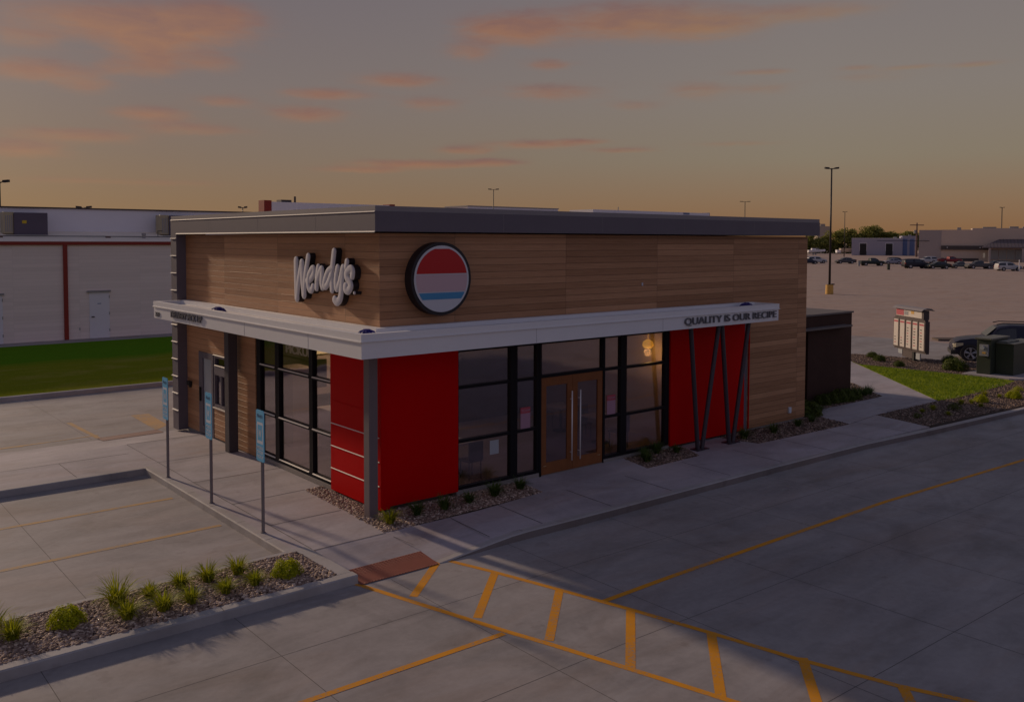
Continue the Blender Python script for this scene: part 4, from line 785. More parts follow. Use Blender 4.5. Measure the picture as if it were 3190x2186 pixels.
# tall red-ended and pale roofs beyond the parapet
t_ = thing('store_building', (40, 80, 0), 'white store roofline with a red corner showing above the parapet', 'building')
m_ = MB(); m_.box((32.4, 75.05, 0), (47.6, 77.9, 9.65)); m_.build('wall', ['far_white'], t_)
m_ = MB(); m_.box((31.55, 75.0, 0), (32.4, 76.4, 9.80)); m_.build('corner_tower', ['red_trim'], t_); m_ = MB(); m_.box((47.2, 74.95, 9.3), (47.9, 76.5, 9.78)); m_.build('end_cap', ['red_trim'], t_)
m_ = MB(); m_.box((34.0, 76, 9.65), (35.2, 77.2, 9.95)); m_.build('roof_box', ['far_trim'], t_); m_ = MB(); m_.cyl((36.1, 77, 9.65), .12, .75, 0, 8); m_.build('flue', ['far_trim'], t_)
t_ = thing('flat_roof_building', (167, 195, 0), 'low pale roofline left of centre above the parapet', 'building')
m_ = MB(); m_.box((149.6, 195.7, 0), (185.6, 207, 15.5)); m_.build('wall', ['far_white'], t_); m_ = MB(); m_.box((149.4, 195.5, 15.5), (185.8, 207.2, 15.8)); m_.build('coping', ['unit_grey'], t_)
t_ = thing('flat_roof_building', (232, 195, 0), 'long pale roofline with small blue panel above the parapet', 'building')
m_ = MB(); m_.box((201.4, 195.7, 0), (262.6, 207, 15.9)); m_.build('wall', ['far_white'], t_); m_ = MB(); m_.box((247.6, 195.5, 15.2), (250.8, 195.69, 15.8)); m_.build('blue_panel', ['blue_metal'], t_)
m_ = MB(); m_.box((262.6, 196.1, 0), (263.4, 207, 16.1)); m_.build('end_cap', ['blue_metal'], t_); m_ = MB(); m_.cyl((217.6, 199.7, 15.9), .15, 1.3, 0, 6); m_.build('flue', ['unit_grey'], t_)

# ------------------------------------------------------------------ lamp posts
def lamp(x, y, h, kind, lab, r=.1, base=False, z0=-.15, mt='pole_dark', arm=1.1, ang=-.695):
    t_ = thing('street_lamp', (x, y, z0), lab, 'lamp post', 'parking lot lamp posts'); c, s_ = math.cos(ang), math.sin(ang)
    m_ = MB(); m_.tube([(x, y, z0+(.9 if base else 0)), (x, y, h)], [r, r*.6], n=10); m_.build('pole', [mt], t_, smooth=True)
    if base:
        m_ = MB(); m_.cyl((x, y, z0), .42, 1.0, 0, 20, .40); m_.build('base', ['base_yellow'], t_, smooth=False)
        m_ = MB(); m_.box((x+.1, y-.4, z0+1.0), (x+.35, y-.15, z0+1.12)); m_.box((x-.2, y-.2, z0+1.0), (x+.2, y+.2, z0+1.05)); m_.build('base_cover', [mt], t_)
    for sg_ in ((-1, 1) if kind == 2 else (1,)):
        m_ = MB(); a = sg_*arm; p = lambda u, z: (x+c*u, y+s_*u, z)
        m_.tube([p(0, h-.12), p(a*.55, h+.0)], .04*max(1, r/.1), n=6)
        d = Vector((c, s_, 0)); w_ = Vector((-s_, c, 0))*.16*max(1, r/.1); q0, q1 = Vector(p(a*.45, h-.02)), Vector(p(a*1.15, h+.02))
        vs = [q0-w_, q0+w_, q1+w_*.8, q1-w_*.8]; m_.add([(v.x, v.y, v.z+dz) for dz in (-.08, .1) for v in vs], [(3, 2, 1, 0), (4, 5, 6, 7), (0, 1, 5, 4), (1, 2, 6, 5), (2, 3, 7, 6), (3, 0, 4, 7)]); m_.build('lamp_head', [mt], t_)
lamp(79.7, 37.3, 13.5, 2, 'tallest black double headed lamp post with round yellow base', .13, True, arm=.66)
lamp(297.9, 161.1, 16.5, 2, 'thin far lamp post in front of the trees', .17, arm=.75)
lamp(291.0, 103.5, 16.4, 2, 'dark lamp post in front of the beige store', .2, arm=.65)
lamp(98.8, 120, 15.4, 2, 'lamp post rising above the middle of the parapet', .11, arm=.9)
lamp(235, 160, 18.35, 2, 'lamp post rising above the right part of the parapet', .17, arm=1.5)
lamp(4.0, 60, 9.85, 1, 'single headed lamp post at the left edge of the photo', .07, arm=.6)
lamp(14.9, 80, 8.75, 2, 'broad double headed lamp peeking over the pale wall', .08, arm=.65)
lamp(31.3, 80, 9.15, 2, 'small lamp head peeking over the left parapet', .08, arm=.42)

# ------------------------------------------------------------------ menu board, cabinet
A_, B_ = Vector((32.75, 5.75)), Vector((31.15, 3.42)); U = (B_-A_); Lm = U.length; U.normalize(); ang = math.atan2(U.y, U.x)
mbd = thing('menu_board', (32.0, 4.6, 0), 'brown drive-through menu board with five panels and curved top sign', 'menu board')
def lb(a, b, mt, name, parent=mbd, bevel=0): m_ = MB(); m_.box(a, b, 0, ang, (A_.x, A_.y, 0)); return m_.build(name, [mt], parent, bevel=bevel)
pw_ = Lm/5
for k in range(5):
    u0 = k*pw_; pn = lb((u0+.01, -.22, .52), (u0+pw_-.03, 0, 1.93), 'board_brown', 'menu_panel'); lb((u0+.07, -.235, .58), (u0+pw_-.10, -.221, 1.86), 'board_face', 'menu_sheet', pn)
    lb((u0+.09, -.24, 1.72), (u0+pw_-.12, -.236, 1.80), 'pinkish', 'menu_heading', pn)
    for q in range(7 if k > 1 else 3): lb((u0+.14, -.24, .72+.13*q), (u0+(.30 if k > 2 else .26), -.236, .76+.13*q), 'interior_dark' if (q+k) % 3 else 'pinkish', 'menu_item', pn)
lb((.0, -.16, .44), (Lm-.02, -.02, .52), 'board_brown', 'bottom_rail'); lb((.1, -.2, 1.93), (Lm-.1, -.03, 2.0), 'board_brown', 'top_rail')
tp = lb((.22, -.22, 2.0), (Lm-.18, .05, 2.42), 'board_brown', 'top_sign'); lb((.26, -.232, 2.05), (Lm-.32, -.221, 2.38), 'board_face', 'sign_sheet', tp); lb((.28, -.238, 2.08), (.95, -.233, 2.36), 'pinkish', 'picture_panel', tp); lb((1.0, -.238, 2.12), (1.35, -.233, 2.3), 'meter_grey', 'picture_panel', tp); lb((1.6, -.238, 2.2), (1.85, -.233, 2.34), 'base_yellow', 'picture_panel', tp)
m_ = MB(); prof = [(-.38, 2.40), (-.28, 2.49), (-.1, 2.54), (.1, 2.52), (.28, 2.40), (.1, 2.48), (-.1, 2.50), (-.28, 2.45)]
N_ = Vector((-U.y, U.x)); rg = lambda u: [(A_.x+U.x*u+N_.x*w, A_.y+U.y*u+N_.y*w, z) for w, z in prof]
m_.loft([rg(.14), rg(Lm-.08)]); m_.build('hood', ['metal_cap'], tp)
lb((Lm*.56, -.13, -.05), (Lm*.56+.16, .0, .44), 'black', 'post'); lb((Lm*.24, -.12, .10), (Lm*.55, -.04, .44), 'board_brown', 'speaker_box'); lb((Lm*.12, -.14, .22), (Lm*.25, -.08, .44), 'frost', 'notice'); lb((Lm*.68, -.14, .12), (Lm*.80, -.08, .40), 'frost', 'notice')
pd = MB(); pd.prism([(29.05, 1.05), (28.95, -.85), (29.4, -1.25), (33.4, -1.25), (33.4, 1.05)], -.05, .06); struct(pd, 'cabinet_pad', ['walk'], 'concrete pad under the green electrical cabinets')
ec = thing('electrical_cabinet', (30.4, .4, .06), 'narrow dark green electrical cabinet with grey round meter on its front', 'electrical cabinet')
m_ = MB(); m_.box((29.5, .1, .06), (31.2, .66, 1.50)); m_.build('body', ['green_cab'], ec, bevel=.015)
m_ = MB(); m_.box((29.42, .04, 1.50), (31.26, .72, 1.57)); m_.build('lid', ['green_top'], ec, bevel=.01)
m_ = MB(); m_.box((29.40, .17, .82), (29.499, .52, 1.30)); mt_ = m_.build('meter_box', ['meter_grey'], ec, bevel=.008)
m_ = MB(); m_.tube([(29.40, .38, 1.17), (29.33, .38, 1.17)], .085, n=20); m_.build('meter', ['frost'], mt_); m_ = MB(); m_.box((29.393, .26, .92), (29.399, .40, 1.0)); m_.build('warning_label', ['base_yellow'], mt_)
tf = thing('transformer', (31, -.25, .06), 'wide dark green transformer box beside the metered cabinet', 'transformer')
m_ = MB(); m_.box((29.95, -.62, .06), (32.4, .09, 1.34)); m_.build('body', ['green_cab'], tf, bevel=.015)
m_ = MB(); m_.box((29.90, -.66, 1.34), (32.45, .095, 1.38)); m_.box((30.0, -.35, 1.38), (31.2, .06, 1.44)); m_.build('lid', ['green_top'], tf, bevel=.01)

# ------------------------------------------------------------------ vehicles
PAINTS = dict(navy=(.010, .012, .035), white=(.50, .49, .50), grey=(.085, .08, .085), green=(.012, .022, .018), silver=(.30, .30, .36), black=(.014, .012, .022), dgreen=(.018, .024, .018), mgrey=(.13, .14, .14), red=(.25, .012, .02), blue=(.02, .03, .16), suv=(.012, .012, .035))
for k, c in PAINTS.items(): mat('paint_'+k, c, .42, 0, coat=.12, spec=.35)
mat('car_glass', (.012, .012, .018), .08, spec=.8); mat('rim', (.42, .41, .43), .35, .6); mat('head_light', (.62, .55, .40), .15, spec=.8); mat('tail_light', (.30, .01, .012), .3); mat('plastic', (.03, .026, .028), .6); mat('car_inside', (.05, .045, .045), .8)
KIND = dict(
 sedan=dict(L=4.75, W=1.82, wb=2.75, wr=.33, st=[(0,.42,.62,.64,.72),(.03,.25,.92,.95,.86),(.12,.24,.98,1.02,.92),(.19,.22,.98,1.05,.95),(.30,.22,.96,1.36,1),(.42,.22,.95,1.44,1),(.56,.22,.93,1.42,1),(.64,.22,.92,1.26,1),(.74,.22,.90,.95,.98),(.86,.22,.84,.88,.95),(.95,.25,.72,.76,.86),(1,.36,.52,.56,.70)], cab=(3,8), roof=(4,6)),
 suv=dict(L=4.95, W=1.98, wb=2.86, wr=.37, st=[(0,.45,.8,.84,.82),(.015,.30,1.06,1.40,.90),(.05,.28,1.10,1.66,.96),(.12,.27,1.10,1.73,1),(.30,.26,1.09,1.76,1),(.50,.26,1.08,1.75,1),(.60,.26,1.08,1.66,1),(.715,.26,1.07,1.14,.99),(.84,.27,1.03,1.08,.96),(.93,.28,.95,1.0,.90),(.975,.30,.82,.88,.82),(1,.42,.62,.66,.70)], cab=(1,7), roof=(2,6)),
 pickup=dict(L=5.8, W=1.98, wb=3.6, wr=.40, st=[(0,.5,1.0,1.02,.95),(.02,.42,1.12,1.15,.98),(.20,.40,1.12,1.15,1),(.38,.38,1.12,1.15,1),(.395,.36,1.12,1.72,1),(.46,.36,1.12,1.82,1),(.60,.36,1.12,1.80,1),(.66,.36,1.12,1.62,1),(.745,.36,1.10,1.16,.99),(.90,.38,1.06,1.10,.95),(.97,.40,.95,1.0,.88),(1,.48,.7,.74,.76)], cab=(4,8), roof=(5,7)))
def make_car(kind, paint, near=False):
    K = KIND[kind]; L, W, st = K['L'], K['W']/2, K['st']; n = len(st)
    root = thing('parked_car', (0, 0, 0), 'car', 'car')
    def ringp(i, t_=None):
        f, z0, zb, zt, wf = st[i] if t_ is None else t_
        w_ = W*wf; x = (f-.5)*L; cab = zt > zb+.15; wt = w_*(.76 if cab else .93)
        half = [(w_*.88, z0), (w_*.99, z0+.14), (w_, (z0+zb)*.5), (w_*.985, zb-.06), (w_*.95, zb), (wt*1.02+(0 if cab else 0), zt-.07 if cab else zt-.01), (wt*.90, zt-.01 if cab else zt), (wt*.5, zt+.025), (0, zt+.035)]
        return [(x, y, z) for y, z in half]+[(x, -y, z) for y, z in half[-2::-1]]
    fine = []
    for i in range(n-1):
        k = 3
        for q in range(k): u = q/k; u_ = u; fine.append(tuple(a*(1-u_)+b*u_ for a, b in zip(st[i], st[i+1])))
    fine.append(st[-1])
    m_ = MB(); m_.loft([ringp(0, s_) for s_ in fine]); body = m_.build('body', ['paint_'+paint], root, smooth=True)
    try: body.data.set_sharp_from_angle(angle=R(32))
    except Exception: pass
    c0, c1 = K['cab']; r0, r1 = K['roof']
    # side glass, following the slanted cabin side
    for sd in (1, -1):
        m_ = MB()
        lo, hi = [], []
        N = 16
        for q in range(N+1):
            u = q/N; fpos = (c0+.15)+(c1-c0-.25)*u; i = min(int(fpos), n-2); w2 = fpos-i; s_ = tuple(a*(1-w2)+b*w2 for a, b in zip(st[i], st[i+1]))
            f, z0, zb, zt, wf = s_; w_ = W*wf; x = (f-.5)*L; wt = w_*.76
            top = zt-.13; bot = zb+.035
            if top < bot+.015: top = bot+.015
            g = lambda z: w_*.95+(wt*1.02-w_*.95)*(z-zb)/max(zt-.07-zb, .05)+.014
            lo.append((x, sd*g(bot), bot)); hi.append((x, sd*g(top), top))
        if near:
            rngs = [(1, 4), (5, 9), (10, 14)]
        else: rngs = [(1, N//2), (N//2+1, N-1)]
        for (a, b) in rngs:
            vs = lo[a:b+1]+hi[a:b+1]; k = b-a+1; m_.add(vs, [((j, j+1, j+1+k, j+k) if sd < 0 else (j+k, j+1+k, j+1, j)) for j in range(k-1)])
        m_.build('side_window', ['car_glass'], root)
    # windscreen and rear glass
    for nm, (a, b) in (('windscreen', (r1, c1)), ('rear_window', (r0, c0))):
        if kind == 'pickup' and nm == 'rear_window': a, b = r0, c0
        sa, sb_ = st[a], st[b]; w_ = W*sa[4]*.76*.86; xa, xb = (sa[0]-.5)*L, (sb_[0]-.5)*L; za, zb_ = sa[3]+.0, max(sb_[2], sb_[3])+.02
        sgn = 1 if xb > xa else -1; wb_ = W*sb_[4]*.84 if nm == 'windscreen' else w_*1.05
        xm = lambda u: xa+(xb-xa)*u; d = .02
        m_ = MB(); rows = []
        ia, ib = (a, b) if a < b else (b, a); chain = list(range(a, b+1)) if a < b else list(range(a, b-1, -1))
        pts_ = [((st[i][0]-.5)*L, st[i][3]) for i in chain]
        p0 = pts_[0]; pe = pts_[-1]
        seq = [(p[0]+sgn*.015, p[1]+.045) for p in pts_]
        # shrink ends
        seq[0] = (seq[0][0]+(seq[1][0]-seq[0][0])*.12, seq[0][1]+(seq[1][1]-seq[0][1])*.12); seq[-1] = (seq[-1][0]-(seq[-1][0]-seq[-2][0])*.10, seq[-1][1]-(seq[-1][1]-seq[-2][1])*.10)
        ws = np.linspace(w_, wb_*.95, len(seq))
        vs = [(x, y, z) for (x, z), w3 in zip(seq, ws) for y in (-w3, w3)]
        m_.add(vs, [(2*i, 2*i+1, 2*i+3, 2*i+2) for i in range(len(seq)-1)]); m_.build(nm, ['car_glass'], root)
    if kind == 'pickup':
        m_ = MB(); x0, x1 = (.03-.5)*L, (.375-.5)*L; m_.add([(x0, -W*.8, 1.195), (x1, -W*.8, 1.195), (x1, W*.8, 1.195), (x0, W*.8, 1.195)], [(0, 1, 2, 3)]); m_.build('bed', ['plastic'], root)
    wr = K['wr']
    for sx in (-1, 1):
        for sy in (-1, 1):
            cx = sx*K['wb']/2+(.03*L if kind == 'sedan' else 0)+(.26 if near and sx > 0 else 0); y = sy*(W-.10)
            m_ = MB(); m_.tube([(cx, sy*(W*.70), wr), (cx, sy*(W+.004), wr)], wr*1.17, n=28 if near else 16); arch = m_.build('wheel_arch', ['plastic'], root)
            m_ = MB(); m_.tube([(cx, y-sy*.12, wr), (cx, y+sy*.09, wr), (cx, y+sy*.118, wr)], [wr, wr, wr*.9], n=32 if near else 18); tw = m_.build('wheel', ['rubber'], root)
            m_ = MB()
            if near:
                yy = y+sy*.125; n2 = 36
                for ra, rb_ in ((wr*.78, wr*.70),):
                    ring0 = [(cx+ra*math.cos(2*math.pi*k/n2), yy, wr+ra*math.sin(2*math.pi*k/n2)) for k in range(n2)]; ring1 = [(cx+rb_*math.cos(2*math.pi*k/n2), yy, wr+rb_*math.sin(2*math.pi*k/n2)) for k in range(n2)]
                    m_.add(ring0+ring1, [(k, (k+1) % n2, (k+1) % n2+n2, k+n2) for k in range(n2)])
                for k in range(5):
                    for off in (-.13, .13): a = 2*math.pi*k/5+off+.3; a0 = 2*math.pi*k/5+off*.6+.3; m_.tube([(cx+wr*.1*math.cos(a0), yy, wr+wr*.1*math.sin(a0)), (cx+wr*.74*math.cos(a), yy, wr+wr*.74*math.sin(a))], [.022, .03], n=6)
                m_.tube([(cx, yy-sy*.02, wr), (cx, yy+sy*.012, wr)], wr*.16, n=14)
            else: m_.tube([(cx, y, wr), (cx, y+sy*.124, wr)], [wr*.6, wr*.58], n=14)
            m_.build('rim', ['rim'], tw)
    for sy in (-1, 1):
        f = st[-2]; x = (f[0]-.5)*L; m_ = MB(); zc = (f[1]+f[2])*.5+.14
        if near: m_.loft([[(x-.34, sy*(W*.985), zc+.16), (x-.34, sy*(W*.985), zc+.06), (x-.34, sy*(W*.8), zc+.06), (x-.34, sy*(W*.8), zc+.16)], [(x-.03, sy*(W*.87+.015), zc+.13), (x-.03, sy*(W*.87+.015), zc-.06), (x-.03, sy*W*.6, zc-.06), (x-.03, sy*W*.6, zc+.13)], [(x+.07, sy*(W*.80), zc+.08), (x+.07, sy*(W*.80), zc-.06), (x+.09, sy*W*.56, zc-.06), (x+.09, sy*W*.56, zc+.08)]])
        else: m_.box((x-.12, sy*W*.82-.14, zc-.08), (x+.07, sy*W*.82+.10, zc+.08))
        m_.build('headlight', ['head_light'], root)
        m_ = MB(); x = (st[1][0]-.5)*L; zc = st[1][2]-.12; m_.box((x-.06, sy*W*.84-.09, zc-.12), (x+.16, sy*W*.84+.12, zc+.1)); m_.build('tail_light', ['tail_light'], root)
    m_ = MB(); f = st[-2]; x = (f[0]-.5)*L; m_.box((x-.1, -W*.78, f[1]-.02), (x+.17, W*.78, f[1]+.16)); m_.box((x, -W*.42, f[1]+.2), (x+.10, W*.42, f[1]+.42)); m_.build('bumper', ['plastic'], root)
    if near:
        for sy in (-1, 1):
            m_ = MB(); m_.box((L*.155, sy*W-.05 if sy > 0 else -W-.2, 1.08), (L*.195, W+.2 if sy > 0 else -W+.05, 1.24)); m_.build('mirror', ['paint_'+paint], root, bevel=.03)
            m_ = MB(); m_.tube([(-1.9, sy*W*.66, 1.80), (-1.7, sy*W*.66, 1.85), (.3, sy*W*.66, 1.84), (.55, sy*W*.66, 1.78)], .022, n=8); m_.build('roof_rail', ['plastic'], root)
        m_ = MB(); m_.box((-L*.43, -W*.99-.004, .30), (L*.43, W*.99+.004, .44)); m_.build('side_skirt', ['plastic'], root)
        m_ = MB(); x = L/2; m_.box((x-.30, -W*.8, .52), (x-.06, -W*.62, .58)); m_.box((x-.30, W*.62, .52), (x-.06, W*.8+.02, .58)); m_.build('fog_light', ['head_light'], root)
    return root
protos = {}
def put_car(kind, paint, x, y, ang, lab, cat='car', s_=1.0, z=-.15, group='cars parked in the far lot', near=False):
    key = (kind, paint, near)
    if key in protos: o = copy_tree(protos[key])
    else: o = make_car(kind, paint, near); protos[key] = o
    o.location = (x, y, z); o.rotation_euler = (0, 0, ang); o.scale = (s_,)*3; tag(o, lab, cat, group)
    return o
RT, LF = R(-39.8), R(140.2)
put_car('suv', 'suv', 36.52, 2.2, math.atan2(.866, -.50), 'dark blue sport utility vehicle half hidden behind the green cabinets', 'car', 1, -.15, None, True)
put_car('suv', 'white', 204.1, 114.9, RT, 'white sport utility vehicle left of the tall lamp post', s_=1.0)
put_car('sedan', 'navy', 194.2, 111.2, RT, 'navy hatchback partly hidden by the restaurant corner', s_=.95)
put_car('sedan', 'grey', 205.6, 107.6, LF, 'dark grey sedan just right of the tall lamp post', s_=1.1)
put_car('pickup', 'green', 192.7, 93.4, RT, 'dark green pickup truck between grey barrel and bin', 'truck')
put_car('sedan', 'silver', 211.3, 97.9, LF, 'pale lilac sedan behind the dark bin')
put_car('suv', 'black', 214.8, 98.6, RT, 'black vehicle roof showing behind the pale lilac sedan', s_=.95)
put_car('suv', 'black', 181.5, 77.3, RT, 'large black sport utility vehicle beside the blue trailer', s_=1.16)
put_car('suv', 'white', 229.9, 98.0, LF, 'white sport utility vehicle behind the large black one')
put_car('pickup', 'red', 234.0, 93.6, RT, 'red pickup truck behind the dark green sedan', 'truck')
put_car('sedan', 'dgreen', 181.9, 72.7, LF, 'dark green sedan parked nearest in the far row', s_=1.05)
put_car('pickup', 'mgrey', 190.0, 71.6, LF, 'old grey pickup truck behind the dark green sedan', 'truck', .8)
put_car('pickup', 'grey', 189.6, 67.6, LF, 'dark grey pickup truck in the middle of the right row', 'truck', .95)
put_car('suv', 'grey', 192.5, 65.4, LF, 'charcoal sport utility vehicle behind the white one at right', s_=1.0)
put_car('suv', 'white', 180.2, 58.1, RT, 'white sport utility vehicle near the right edge with red tail light', s_=.98)
put_car('sedan', 'black', 181.5, 53.3, RT, 'dark car cut off by the right edge of the photo')
# boats, trucks and trailers beyond
def lbox_thing(name, lab, cat, O, parts, ang=RT, group=None):
    t_ = thing(name, (O[0], O[1], -.15), lab, cat, group)
    for nm, mt, boxes in parts:
        m_ = MB(); [m_.box(a, b, 0, ang, (O[0], O[1], -.15)) for a, b in boxes]; m_.build(nm, [mt], t_)
    return t_
def wheels(xs_, y, r_=.5): return [((x-r_*.9, y, 0), (x+r_*.9, y+.3, r_*1.7)) for x in xs_]
def hull(O, L, lab):
    t_ = thing('boat', (O[0], O[1], -.15), lab, 'boat'); m_ = MB(); c, s_ = math.cos(RT), math.sin(RT); rings = []
    for f in np.linspace(0, 1, 9):
        w_ = 1.15*(1-f**3*.97); x = f*L; k = [(x, w_, 2.0+.35*f), (x, w_*.85, 1.2+.3*f), (x, 0, .85+.7*f*f), (x, -w_*.85, 1.2+.3*f), (x, -w_, 2.0+.35*f)]
        rings.append([(O[0]+a*c-b*s_, O[1]+a*s_+b*c, z-.15) for a, b, z in k])
    m_.loft(rings); m_.build('hull', ['far_white'], t_)
    m_ = MB(); m_.box((1.5, -.8, 2.1), (4.5, .8, 2.75), 0, RT, (O[0], O[1], -.15)); m_.build('cabin', ['far_white'], t_); m_ = MB(); m_.box((3.2, -.82, 2.3), (4.52, .82, 2.6), 0, RT, (O[0], O[1], -.15)); m_.build('windscreen', ['car_glass'], t_)
    m_ = MB(); m_.box((0, -.9, .5), (L*.9, .9, .7), 0, RT, (O[0], O[1], -.15)); [m_.box(a, b, 0, RT, (O[0], O[1], -.15)) for a, b in wheels((2, 3), -1.1, .35)]; m_.build('trailer', ['unit_grey'], t_)
hull((330.5, 196.5), 7.4, 'white motor boat on a trailer beyond the white sport utility vehicle')
lbox_thing('semi_trailer', 'long tan covered trailer in front of the grey warehouse', 'trailer', (343.4, 189.2), [('body', 'trailer_tan', [((0, -1.2, 1.2), (10.6, 1.2, 2.75))]), ('nose', 'far_white', [((-1.6, -1.1, .9), (0, 1.1, 2.1))]), ('wheel', 'rubber', wheels((7, 8.2, 9.4), -1.35))])
lbox_thing('semi_truck', 'red semi truck cab parked before the grey warehouse', 'truck', (357.0, 181.5), [('cab', 'truck_red', [((0, -1.2, 1.0), (1.9, 1.2, 2.9))]), ('hood', 'truck_red', [((1.9, -1.0, .8), (3.6, 1.0, 1.9))]), ('sleeper', 'truck_red', [((-1.2, -1.2, 1.0), (-.05, 1.2, 2.5))]), ('windscreen', 'car_glass', [((1.9, -1.0, 2.0), (1.96, 1.0, 2.7))]), ('wheel', 'rubber', wheels((-.6, .6, 2.7), -1.3))])
lbox_thing('semi_trailer', 'dark red flatbed trailer with machinery before the warehouse', 'trailer', (360.6, 179.2), [('deck', 'truck_red', [((-8, -1.2, 1.0), (-3.4, 1.2, 1.35)), ((1, -1.2, 1.0), (8.2, 1.2, 1.3))]), ('load', 'truck_red', [((1.5, -.9, 1.3), (3.6, .9, 2.1)), ((-7.4, -.9, 1.35), (-5.5, .9, 1.9))]), ('gooseneck', 'black', [((4.4, -.5, 1.3), (7, .5, 1.8))]), ('wheel', 'rubber', wheels((-6, 2.5, 3.7, 7), -1.35))])
lbox_thing('box_truck', 'dark blue grey truck beside the utility pole', 'truck', (355.0, 167.7), [('box', 'unit_purple', [((0, -1.2, .9), (3.4, 1.2, 2.6))]), ('cab', 'blue_metal', [((3.45, -1.1, .7), (5, 1.1, 2.1))]), ('wheel', 'rubber', wheels((1, 4), -1.3))])
def cyl_thing(name, lab, cat, x, y, r_, h, mt, z0=-.15, extra=None):
    t_ = thing(name, (x, y, z0), lab, cat); m_ = MB(); m_.cyl((x, y, z0), r_, h, 0, 14, r_*.96); m_.build('body', [mt], t_); m_ = MB(); m_.cyl((x, y, z0+h), r_*1.05, .08, 0, 14, r_*.8); m_.build('lid', ['plastic'], t_); return t_
cyl_thing('waste_barrel', 'grey barrel behind the dark green pickup tail', 'barrel', 187.6, 93.9, .27, 1.1, 'meter_grey'); cyl_thing('waste_bin', 'dark green bin standing alone in the open lot', 'bin', 166.1, 75.5, .32, 1.1, 'green_cab')
lbox_thing('utility_trailer', 'low blue utility trailer beside the black sport utility vehicle', 'trailer', (189.5, 84.6), [('deck', 'paint_blue', [((0, -.8, .35), (2.9, .8, .6))]), ('wheel', 'rubber', wheels((1.3,), -.95, .3))])
cyl_thing('white_post', 'slim white post in front of the white car at right', 'post', 178.7, 55.5, .09, 2.25, 'far_white')

# ------------------------------------------------------------------ far buildings at right
t_ = thing('beige_store', (270, 100, 0), 'large beige and grey block store with dark canopy at the right', 'building'); O = (257.5, 113.6, 0); SC, RS = .89, R(-65.3); lb2 = lambda mb, a, b: mb.box((a[0]*SC, a[1], a[2]), (b[0]*SC, b[1], b[2]), 0, RS, O)
m_ = MB(); lb2(m_, (0, .0, -.15), (6.8, 15, 9.05)); m_.build('side_wall', ['grey_wall'], t_)
m_ = MB(); lb2(m_, (6.8, .1, -.15), (75, 15, 9.1)); m_.build('wall', ['beige_wall'], t_)
m_ = MB(); lb2(m_, (16, .15, 9.1), (75, 15, 9.55)); m_.build('upper_wall', ['beige_wall'], t_)
m_ = MB(); lb2(m_, (6.8, -.5, 3.2), (21, .1, 4.4)); m_.build('awning', ['awning'], t_)
m_ = MB(); lb2(m_, (6.8, -.1, -.15), (18, .1, .7)); m_.build('hedge_wall', ['awning'], t_)
m_ = MB(); c, s_ = math.cos(RS), math.sin(RS); W3 = lambda u, w_, z: (O[0]+u*SC*c-w_*s_, O[1]+u*SC*s_+w_*c, z)
m_.add([W3(18.8, -6, 4.1), W3(80, -6, 4.1), W3(80, .08, 6.35), W3(24.0, .08, 6.35), W3(18.8, .08, 4.1), W3(18.8, -6, 3.8), W3(80, -6, 3.8), W3(18.8, .08, 3.8)], [(0, 1, 2, 3), (0, 3, 4), (5, 6, 1, 0), (7, 5, 0, 4), (7, 4, 3)]); rf_ = m_.build('canopy_roof', ['seam_roof'], t_)
m_ = MB()
for k in range(60):
    u = 20+k*1.0; ub = min(1, (u-18.8)/5.2); m_.add([W3(u, -6.02, 4.14), W3(u+.12, -6.02, 4.14), W3(u+.12, -6+6.06*ub, 4.14+2.25*ub), W3(u, -6+6.06*ub, 4.14+2.25*ub)], [(0, 1, 2, 3)])
m_.build('roof_rib', ['awning'], rf_)
for k in range(14): u = 21.5+k*2.35; m_ = MB(); lb2(m_, (u, -.05, .5), (u+2.2, .09, 3.3)); wn_ = m_.build('window', ['lilac_metal' if k % 3 == 0 else 'far_white'], t_); m_ = MB(); lb2(m_, (u+.06, -.08, .56), (u+2.14, -.055, 3.2)); m_.build('pane', ['frost' if k < 6 else 'car_glass'], wn_)
for u in (8.5, 18.2, 22.6): m_ = MB(); lb2(m_, (u, -.8, 3.75), (u+.3, -.52, 4.0)); m_.build('wall_lamp', ['far_white'], t_)
for u in (20.6, 30, 40): m_ = MB(); lb2(m_, (u, -5.9, -.15), (u+.6, -5.3, 3.8)); m_.build('column', ['grey_wall'], t_)
m_ = MB(); lb2(m_, (19.3, -.3, .9), (19.9, .09, 2.3)); m_.build('vending_sign', ['pale_letter'], t_)
for k, (u, w_, h_) in enumerate(((11.6, 1.2, .35), (19.3, 4.0, .5), (27.2, 2.6, .6), (31, 1.6, .5))): m_ = MB(); lb2(m_, (u, 6, 9.5 if u > 16 else 9.05), (u+w_, 8, 9.5+h_)); m_.build('roof_unit', ['unit_grey'], t_)
t_ = thing('metal_warehouse', (347, 172, 0), 'pale grey metal warehouse with two dark door openings and blue stripes', 'building'); O = (337.1, 180.3, 0); lb2 = lambda mb, a, b: mb.box((a[0]*.92, a[1], a[2]), (b[0]*.92, b[1], b[2]), 0, R(-60.5), O)
m_ = MB(); lb2(m_, (0, 0, -.15), (21, 25, 6.75)); m_.build('wall', ['lilac_metal'], t_); m_ = MB(); lb2(m_, (-.1, -.1, 6.75), (21, 25, 6.95)); m_.build('roof', ['far_white'], t_)
m_ = MB(); lb2(m_, (21, 3, -.15), (27, 28, 7.9)); m_.build('annex', ['lilac_metal'], t_)
for u in (3.4, 14.2): m_ = MB(); lb2(m_, (u-.2, -.05, 1.6), (u+3.0, .0, 4.95)); fr_ = m_.build('door_opening', ['far_white'], t_); m_ = MB(); lb2(m_, (u, -.1, 0), (u+2.8, -.06, 4.75)); m_.build('opening', ['black'], fr_)
